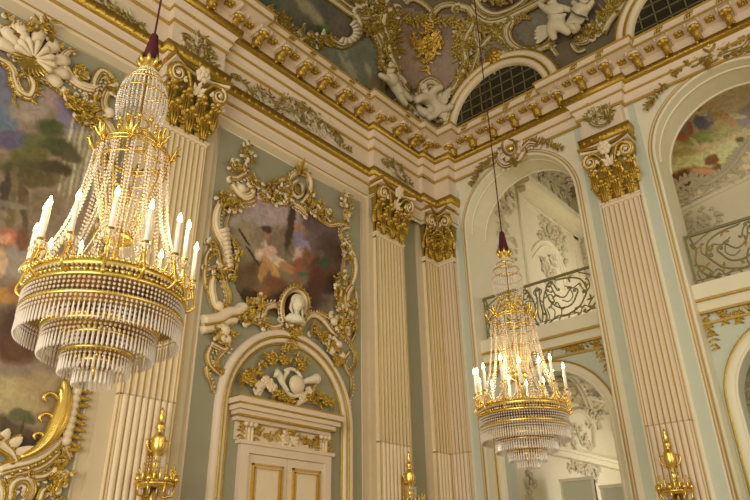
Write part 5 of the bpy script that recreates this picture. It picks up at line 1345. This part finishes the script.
# tall partition panels standing in the lower room
SC_ = Plane((0, 2.6, 0), (1,0,0), (0,0,1), (0,-1,0))
for (xa, xb, ytop), lb in (((560, 593, 481), 'grey green partition panel standing behind the low arch, nearer the chandelier'), ((600, 640, 487), 'wider grey green partition panel at the right jamb of the low arch')):
    (u0, v0), (u1, v1) = SC_.uv(xa, ytop, 0), SC_.uv(xb, ytop-5, 0); z = (v0+v1)/2
    t = Thing('partition_panel', ((u0+u1)/2, 2.62, 0), lb, 'partition')
    m_ = MB(); m_.box((u0, 2.6, 0), (u1, 2.66, z)); t.part(m_, 'panel', 'screen', False)
    m_ = MB(); m_.box((u0-.02, 2.57, z-.05), (u1+.02, 2.68, z+.02))
    for u in (u0, u1-.06): m_.box((u, 2.58, 0), (u+.06, 2.68, z-.05))
    t.part(m_, 'frame', 'pale', False)
# second bay: painted end wall over the balcony, ledge and stucco
t = Thing('arch_fresco', (7, 3.18, 8.5), 'wall painting with resting figures in a landscape, inside the tall arch at the right edge', 'painting')
put_canvas(canvas(PB, [(664, 200), (662, 150), (668, 112), (684, 86), (720, 66), (770, 58), (770, 170), (730, 186), (700, 196)],
  [(720, 88, 40, 14, -20, (178, 158, 130), .6), (740, 100, 24, 10, -20, (186, 158, 142), .6), (748, 118, 12, 12, 0, (138, 128, 132), .6), (680, 128, 10, 10, 0, (128, 120, 122), .6), (700, 138, 20, 7, -10, (120, 138, 72), .5), (725, 132, 20, 6, -10, (150, 150, 96), .6),
   (682, 137, 11, 4, 15, (150, 92, 62), .5), (690, 128, 3, 8, 0, (146, 92, 74), .4), (703, 122, 9, 8, -10, (96, 98, 140), .4), (710, 117, 4, 6, 20, (140, 138, 168), .4), (703, 113, 5, 3, 0, (190, 186, 170), .4), (694, 141, 6, 2, 40, (206, 160, 116), .4), (699, 109, 3, 2.4, 0, (150, 116, 66), .4), (717, 115, 6, 2.5, 10, (172, 144, 80), .4),
   (728, 118, 6, 5, 20, (196, 136, 98), .5), (733, 124, 3, 4, 0, (190, 130, 90), .4), (738, 116, 8, 2.5, 10, (200, 184, 150), .5), (705, 160, 40, 8, -12, (196, 176, 108), .6), (735, 146, 20, 5, -12, (186, 172, 120), .6), (686, 152, 14, 4, -8, (150, 140, 78), .6),
   (690, 178, 30, 11, -8, (96, 56, 26), .5), (704, 172, 14, 4, 5, (176, 124, 82), .5), (712, 160, 7, 5, 0, (112, 72, 34), .4), (722, 168, 10, 5, 0, (110, 70, 36), .5), (670, 186, 6, 12, 0, (88, 58, 30), .5), (740, 140, 5, 3, 0, (96, 84, 44), .5)], (176, 156, 120), 2.2, 1.4, h=.02), t, 'painted_wall')
t = Thing('wall_stucco', (6, 3.15, 8), 'white flame-edged stucco below the wall painting at the right edge', 'stucco relief')
C = Orn(PB, .03)
for p in ([(672, 202), (674, 190), (682, 182), (694, 178), (706, 184), (716, 178), (728, 170), (738, 158)], [(738, 158), (746, 146), (756, 138)]):
    q = U(PB, p, .05); C.band(q, .06); C.frill(q, .22, .12, 1, .10); C.frill(q, .16, .1, -1, .14)
for p, n in (([(674, 194), (690, 184), (712, 188), (732, 176), (750, 150), (756, 168), (710, 192), (678, 206)], 60), ([(682, 214), (706, 206), (722, 214), (716, 226), (692, 236), (684, 228)], 60)): C.thicket(U(PB, p, .05, 0), n, .2, curls=.5, r=.025)
t.part(C.mb, 'stucco_sprays', 'stucco')
C = Orn(PB, .0); C.band(U(PB, [(672, 214), (700, 200), (730, 185), (765, 168)], .05), .07); C.band(U(PB, [(672, 209), (700, 195), (730, 180), (765, 163)], .05), .03, h=.03)
put(C, 'ledge_molding', 'white', wall_bay_end)
t = Thing('wall_stucco', (6.4, 3.15, 3.8), 'dark toned stucco mouldings inside the low arch at the right edge', 'stucco relief')
C = Orn(PB, .02)
for k in range(6): C.band(U(PB, [(728, 392+k*9), (742, 386+k*9), (758, 382+k*9)], .05), .05)
C.thicket(U(PB, [(738, 362), (756, 356), (756, 440), (738, 440)], .05, 0), 50, .2, curls=.5); t.part(C.mb, 'stucco_bands', 'stucco')

# ------------------------------------------------------------ the ceiling: painted fields, rocaille, putti
def field(name, label, outline, blobs, base, gain=1.2, loc=None):
    t = Thing(name, tuple(CS.P(sum(p[0] for p in outline)/len(outline), sum(p[1] for p in outline)/len(outline), 0)), label, 'ceiling painting')
    put_canvas(canvas(CS, outline, blobs, base, gain, 3.0, h=.03), t, 'painted_field'); return t
field('ceiling_painting', 'dark blue grey ceiling painting with pale figure, above the left cornice', [(236, -12), (262, 12), (285, 28), (310, 40), (330, 44), (345, 42), (352, 32), (352, 20), (334, 2), (318, -12)],
      [(290, 4, 26, 12, 20, (92, 88, 66), .6), (312, 14, 5, 16, -30, (140, 130, 96), .6), (300, 2, 4, 14, -20, (132, 122, 90), .6), (340, 26, 12, 12, 0, (96, 82, 70), .6), (320, 32, 16, 5, 20, (64, 66, 36), .6), (325, 30, 4, 4, 0, (80, 112, 40), .5), (268, 4, 12, 10, 30, (70, 80, 66), .6)], (82, 78, 64))
field('ceiling_painting', 'grey green painted triangle with obelisk just above the left cornice', [(300, 46), (330, 48), (350, 44), (366, 38), (376, 46), (382, 60), (386, 84), (384, 96), (360, 84), (330, 64)],
      [(345, 66, 2, 16, -30, (150, 142, 110), .5), (351, 68, 1.5, 18, -24, (150, 142, 110), .5), (368, 72, 2, 18, -14, (160, 150, 116), .5), (362, 56, 10, 8, 0, (96, 104, 84), .6), (374, 84, 8, 6, 0, (120, 108, 76), .6)], (104, 108, 86))
pinko = [(392, 17), (404, 8), (418, 10), (432, 17), (446, 14), (460, 14), (469, 22), (464, 32), (460, 44), (459, 62), (455, 81), (444, 91), (427, 93), (410, 88), (400, 73), (394, 54), (390, 34)]
field('ceiling_cartouche', 'dusky rose ceiling field in the room corner framed by gilded rocaille', pinko, [(425, 60, 24, 26, 0, (138, 108, 84), .6), (430, 30, 26, 10, 0, (116, 90, 66), .6)], (132, 104, 82))
field('ceiling_painting', 'slate grey ceiling sky painting above the lunette between the arches', [(516, 24), (532, 14), (548, 4), (560, -6), (600, -8), (622, -4), (612, 12), (590, 26), (572, 38), (553, 44), (540, 50), (528, 47), (518, 38)],
      [(532, 34, 14, 10, -20, (112, 102, 78), .6), (545, 22, 12, 10, 0, (120, 112, 88), .6), (560, 30, 10, 10, 0, (98, 86, 74), .6), (600, 4, 14, 10, 0, (90, 72, 66), .6)], (100, 92, 76))
field('ceiling_painting', 'small rose and green ceiling field beside the cable of the far chandelier', [(483, 50), (490, 40), (500, 38), (512, 44), (522, 56), (510, 62), (494, 68), (482, 72)], [(486, 56, 5, 8, 0, (112, 122, 104), .5)], (132, 108, 86))
field('ceiling_painting', 'very dark painted field at the top edge above the lunette', [(478, -10), (492, 8), (506, 12), (520, 6), (534, -8)], [], (62, 30, 20))

def ceil_thing(label, name='ceiling_rocaille', cat='stucco relief'):
    return Thing(name, tuple(CS.P(*[float(x) for x in label[1]], 0)), label[0], cat)
def rocaille(label, cs, gs_, thick, stem='stucco_scrolls'):
    t = ceil_thing(label); C, G = Orn(CS, .02), Orn(CS, .03)
    for p in cs: 
        fr = 0
        if len(p) == 2 and isinstance(p[1], dict): kw = p[1]; pts = p[0]
        else: kw = {}; pts = p
        scroll(C, G, CS, pts, kw.get('r', .07), kw.get('r', .07)*.8, gold=kw.get('gold', 1), c0=kw.get('c0'), c1=kw.get('c1'), frill=kw.get('frill', 0))
    for p in gs_: G.garland(U(CS, p, 0), .17, .12, h=.02, flowers=.35)
    for p, n in thick:
        G.thicket(p, n, .22, h=.02, r=.03); C.thicket(p, int(n*.5), .22, r=.03)
    t.part(C.mb, stem, 'stucco'); t.part(G.mb, 'gilded_rocaille', 'oldgold'); return t
rocaille(('gilded scroll frame left of the rose ceiling field', (388, 50)),
    [([(392, 8), (384, 14), (382, 26), (386, 38), (388, 52), (394, 66), (398, 80), (408, 92)], dict(r=.10, c0=(1, .3))), ([(380, 14), (372, 20), (374, 36), (380, 50), (380, 64), (388, 78)], dict(r=.07, gold=-1, c0=(-1, .25), frill=1)),
     ([(404, 2), (412, -2), (424, 4), (432, 12)], dict(r=.08, c1=(1, .2))), ([(396, 76), (402, 90), (412, 98), (420, 96)], dict(r=.08, c1=(1, .2)))],
    [[(392, 12), (391, 26), (394, 40), (398, 54)], [(384, 44), (388, 60), (396, 76)], [(396, 18), (404, 21), (414, 19), (426, 20)]], [([(384, 4), (392, 4), (392, 50), (400, 74), (392, 70), (382, 40)], 40), ([(374, 60), (386, 62), (392, 84), (384, 88)], 20)])
rocaille(('gilded scroll frame right of the rose ceiling field', (468, 50)),
    [([(460, 6), (470, 10), (474, 22), (468, 34), (464, 46), (466, 60), (462, 74), (454, 88), (444, 98)], dict(r=.10, gold=-1, c0=(-1, .3))), ([(470, 60), (472, 72), (466, 82), (462, 74), (466, 66)], dict(r=.06)),
     ([(432, 14), (440, 6), (452, 4), (462, 8)], dict(r=.08, c0=(-1, .2))), ([(478, 30), (480, 50), (474, 70), (470, 88), (462, 102)], dict(r=.07, gold=1, frill=1))],
    [[(462, 18), (460, 32), (458, 46), (459, 60)], [(472, 12), (472, 30), (470, 46)], [(432, 20), (444, 22), (454, 20)], [(466, 78), (458, 90), (450, 98)]], [([(456, 30), (470, 20), (474, 50), (470, 76), (458, 84), (460, 50)], 50), ([(466, 86), (478, 72), (480, 90), (466, 100)], 20)])
t = Thing('ceiling_trophy', tuple(CS.P(427, 43, 0)), 'gilded trophy hanging in the middle of the rose ceiling field', 'relief')
G = Orn(CS, .05); G.thicket([(412, 34), (440, 30), (442, 46), (430, 62), (420, 58), (412, 48)], 60, .26, h=.05, r=.03); G.flower((427, 43), .2, 6, h=.06)
for k in range(12): a = 2*PI*k/12; G.taper([(427+cos(a)*4, 43+sin(a)*4), (427+cos(a)*12, 43+sin(a)*10), (427+cos(a)*17, 43+sin(a)*13)], .035, .02)
G.garland([(427, 20), (427, 30), (427, 60), (426, 70)], .15, .12); t.part(G.mb, 'trophy', 'gold')
rocaille(('gilded rocky edge and ribbed scroll of the dark ceiling painting above the left cornice', (340, 42)),
    [([(354, 14), (358, 24), (356, 34), (349, 42), (340, 46), (332, 42), (330, 38)], dict(r=.11, c0=(1, .2))), ([(250, 2), (266, 12), (282, 26), (298, 36), (314, 42)], dict(r=.05, frill=1)), ([(322, -6), (336, 4), (350, 14), (362, 18), (376, 14)], dict(r=.09)), ([(330, -10), (344, 4), (360, 12), (378, 8)], dict(r=.06, gold=-1)),
     ([(362, 26), (372, 28), (380, 36), (384, 48)], dict(r=.07, c0=(-1, .2)))],
    [[(262, 10), (276, 22), (290, 32)]], [([(255, 6), (275, 12), (292, 28), (312, 36), (330, 36), (334, 46), (310, 46), (286, 34)], 90), ([(236, -8), (250, -6), (262, 10), (254, 8)], 30), ([(350, -6), (384, -6), (384, 10), (366, 14), (352, 8)], 60), ([(360, 22), (384, 18), (382, 34), (364, 34)], 40)])
t = Thing('ceiling_band', tuple(CS.P(350, 10, 0)), 'ribs of the white scroll at the end of the dark ceiling painting', 'stucco relief')
C = Orn(CS, .06)
for k in range(9):
    a = -.9+k*.36; C.taper([(343+7*cos(a), 32+7*sin(a)+0), (343+15*cos(a), 32+13*sin(a))], .03, .05, h=.05)
t.part(C.mb, 'ribs', 'stucco')
rocaille(('broad white and gold mouldings sweeping over the lunette between the arches', (500, 30)),
    [([(470, 6), (478, 16), (490, 22), (504, 20), (520, 12), (536, 4), (550, -4)], dict(r=.13)), ([(474, -4), (482, 8), (494, 14), (506, 12), (518, 6), (530, -4)], dict(r=.08, gold=-1)), ([(512, 22), (508, 30), (510, 40), (518, 48), (532, 52), (544, 48), (552, 44)], dict(r=.11, c0=(-1, .2))),
     ([(478, 24), (476, 36), (482, 46), (490, 38), (500, 36), (508, 44), (514, 52)], dict(r=.08, c0=(-1, .2), frill=1)), ([(544, 44), (552, 48), (558, 56)], dict(r=.08)), ([(480, 50), (478, 62), (482, 74)], dict(r=.06, frill=1))],
    [[(476, 22), (486, 28), (496, 28), (504, 24)], [(486, 72), (496, 64), (508, 60), (524, 57), (540, 54)], [(508, 24), (516, 20), (528, 14)]],
    [([(476, 18), (506, 22), (506, 34), (480, 34)], 50), ([(484, 0), (506, 4), (512, -6), (484, -8)], 40), ([(480, 64), (500, 58), (520, 52), (534, 54), (504, 62), (484, 76)], 50), ([(536, 42), (550, 34), (552, 46), (540, 48)], 24)])
G = Orn(CS, .06); t = Thing('ceiling_rosette', tuple(CS.P(496, 58, 0)), 'round gilded rosette above the lunette, right of the chandelier cable', 'rosette')
G.flower((496, 58), .26, 7, k=.5); G.flower((496, 58), .18, 6, h=.06); t.part(G.mb, 'petals', 'gold')
rocaille(('white and gold scrolls on the cornice between the two lunettes', (590, 40)),
    [([(574, 34), (580, 30), (588, 34), (588, 42), (580, 44)], dict(r=.08, c1=(1, .2))), ([(604, 34), (610, 22), (618, 12), (628, 2), (640, -8)], dict(r=.10)), ([(596, 36), (602, 24), (610, 12), (622, 2)], dict(r=.06, frill=1)), ([(572, 44), (578, 52), (586, 50)], dict(r=.06))],
    [[(588, 36), (596, 30), (604, 18)], [(600, 20), (608, 8), (616, 0)]], [([(572, 32), (584, 28), (606, 22), (604, 36), (580, 46)], 40), ([(604, 10), (620, -4), (628, -4), (612, 18)], 24)])
# white stucco figures: one skinned body each
def figure(label, J, loc, wings=None, name='stucco_putto'):
    """J: joint -> (px, py, height, radius); edges follow the skeleton"""
    t = Thing(name, tuple(CS.P(*loc, 0)), label, 'putto', None)
    keys = list(J); pts = [CS.P(J[k][0], J[k][1], J[k][2])-t.loc for k in keys]
    E_ = [('pelvis', 'chest'), ('chest', 'neck'), ('neck', 'head'), ('chest', 'lelbow'), ('lelbow', 'lhand'), ('chest', 'relbow'), ('relbow', 'rhand'), ('pelvis', 'lknee'), ('lknee', 'lfoot'), ('pelvis', 'rknee'), ('rknee', 'rfoot')]
    me = bpy.data.meshes.new('body'); me.from_pydata([tuple(p) for p in pts], [(keys.index(a), keys.index(b_)) for a, b_ in E_ if a in keys and b_ in keys], [])
    me.materials.append(MATS['stucco'])
    o = bpy.data.objects.new('body', me); COL.objects.link(o); o.parent = t.o
    md = o.modifiers.new('skin', 'SKIN'); md.use_smooth_shade = True
    if not me.skin_vertices: return t
    for i, k in enumerate(keys):
        sv = me.skin_vertices[0].data[i]; sv.radius = (J[k][3], J[k][3]); sv.use_root = (k == 'pelvis')
    sb = o.modifiers.new('sub', 'SUBSURF'); sb.levels = 2; sb.render_levels = 2
    C = Orn(CS, .2)
    hx, hy = J['head'][0], J['head'][1]
    for k in range(9): C.dome((hx+random.uniform(-2.2, 2.2), hy-1.5+random.uniform(-1.5, 1.2)), .06, h=J['head'][2]-.12)
    t.part(C.mb, 'curls', 'stucco')
    for w_ in wings or []:
        W_ = Orn(CS, .1)
        for k in range(5): W_.leaf(w_[0], w_[1]+k*.22, w_[2]*(1-.1*k), .16, h=.1, tip=.1, lobes=0)
        t.part(W_.mb, 'drapery' if len(w_) > 3 else 'wing', 'stucco')
    return t
figure('white stucco putto with raised arm seated over the lunette, left of the pair', dict(pelvis=(563, 27, .35, .20), chest=(563, 15, .42, .19), neck=(560, 9, .45, .09), head=(558, 3, .5, .17), lelbow=(552, 12, .45, .08), lhand=(544, 5, .4, .06),
       relbow=(571, 13, .45, .08), rhand=(578, 15, .4, .06), lknee=(558, 36, .45, .13), lfoot=(562, 46, .35, .07), rknee=(570, 34, .45, .13), rfoot=(577, 40, .35, .07)), (563, 30), [((554, 30), 2.2, .5, 1)])
figure('white stucco putto leaning back, right of the pair over the lunette', dict(pelvis=(582, 24, .35, .19), chest=(588, 15, .42, .18), neck=(591, 10, .45, .09), head=(592, 4, .5, .16), lelbow=(596, 14, .45, .08), lhand=(600, 6, .4, .06),
       relbow=(584, 10, .45, .07), rhand=(578, 6, .4, .05), lknee=(576, 30, .45, .12), lfoot=(584, 36, .35, .07), rknee=(586, 32, .4, .12), rfoot=(578, 38, .3, .07)), (583, 28))
figure('white stucco figure reclining on the cornice in the room corner', dict(pelvis=(438, 111, .25, .14), chest=(427, 102, .3, .14), neck=(421, 97, .4, .09), head=(417, 92, .36, .12), lelbow=(412, 104, .5, .12), lhand=(402, 108, .45, .09),
       relbow=(434, 94, .5, .11), rhand=(444, 92, .45, .08), lknee=(448, 115, .3, .10), lfoot=(456, 110, .4, .1), rknee=(434, 121, .3, .10), rfoot=(422, 124, .35, .1)), (430, 108), [((436, 103), -.6, .5)])
figure('white stucco figure with outstretched arm on the cornice, left of the corner cartouche', dict(pelvis=(388, 92, .3, .14), chest=(381, 84, .34, .14), neck=(378, 78, .42, .09), head=(376, 73, .48, .15), lelbow=(372, 84, .42, .08), lhand=(366, 80, .4, .06),
       relbow=(388, 82, .42, .08), rhand=(394, 88, .4, .06), lknee=(396, 98, .3, .10), lfoot=(404, 104, .3, .07), rknee=(392, 102, .3, .10), rfoot=(398, 110, .3, .07)), (386, 90))
t = Thing('stucco_drapery', tuple(CS.P(430, 104, 0)), 'white stucco drapery and curls wrapped round the reclining corner figure', 'stucco relief')
C = Orn(CS, .12); C.thicket([(420, 100), (436, 98), (450, 112), (440, 122), (424, 116)], 26, .3, h=.1, curls=.7, r=.05)
for p in ([(420, 104), (430, 110), (440, 118), (450, 118)], [(424, 98), (434, 104), (444, 106)], [(412, 108), (420, 116), (430, 120)]): C.taper(U(CS, p, 0), .04, .05, .09, h=.1)
t.part(C.mb, 'drapery', 'stucco')
rocaille(('white stucco clouds and shell arch under the rose ceiling field', (430, 100)),
    [([(421, 94), (422, 86), (429, 81), (437, 84), (441, 92)], dict(r=.12, c0=(1, .2), c1=(-1, .2))), ([(404, 104), (412, 110), (418, 118), (428, 126)], dict(r=.12)), ([(440, 122), (448, 116), (456, 106), (462, 100)], dict(r=.12)), ([(396, 98), (404, 108), (410, 116)], dict(r=.09)), ([(424, 90), (430, 86), (436, 90)], dict(r=.07)), ([(408, 98), (416, 104), (420, 112)], dict(r=.12, gold=0))],
    [], [([(398, 98), (412, 98), (424, 116), (430, 128), (414, 118)], 40), ([(440, 100), (458, 98), (452, 116), (438, 126)], 40)])
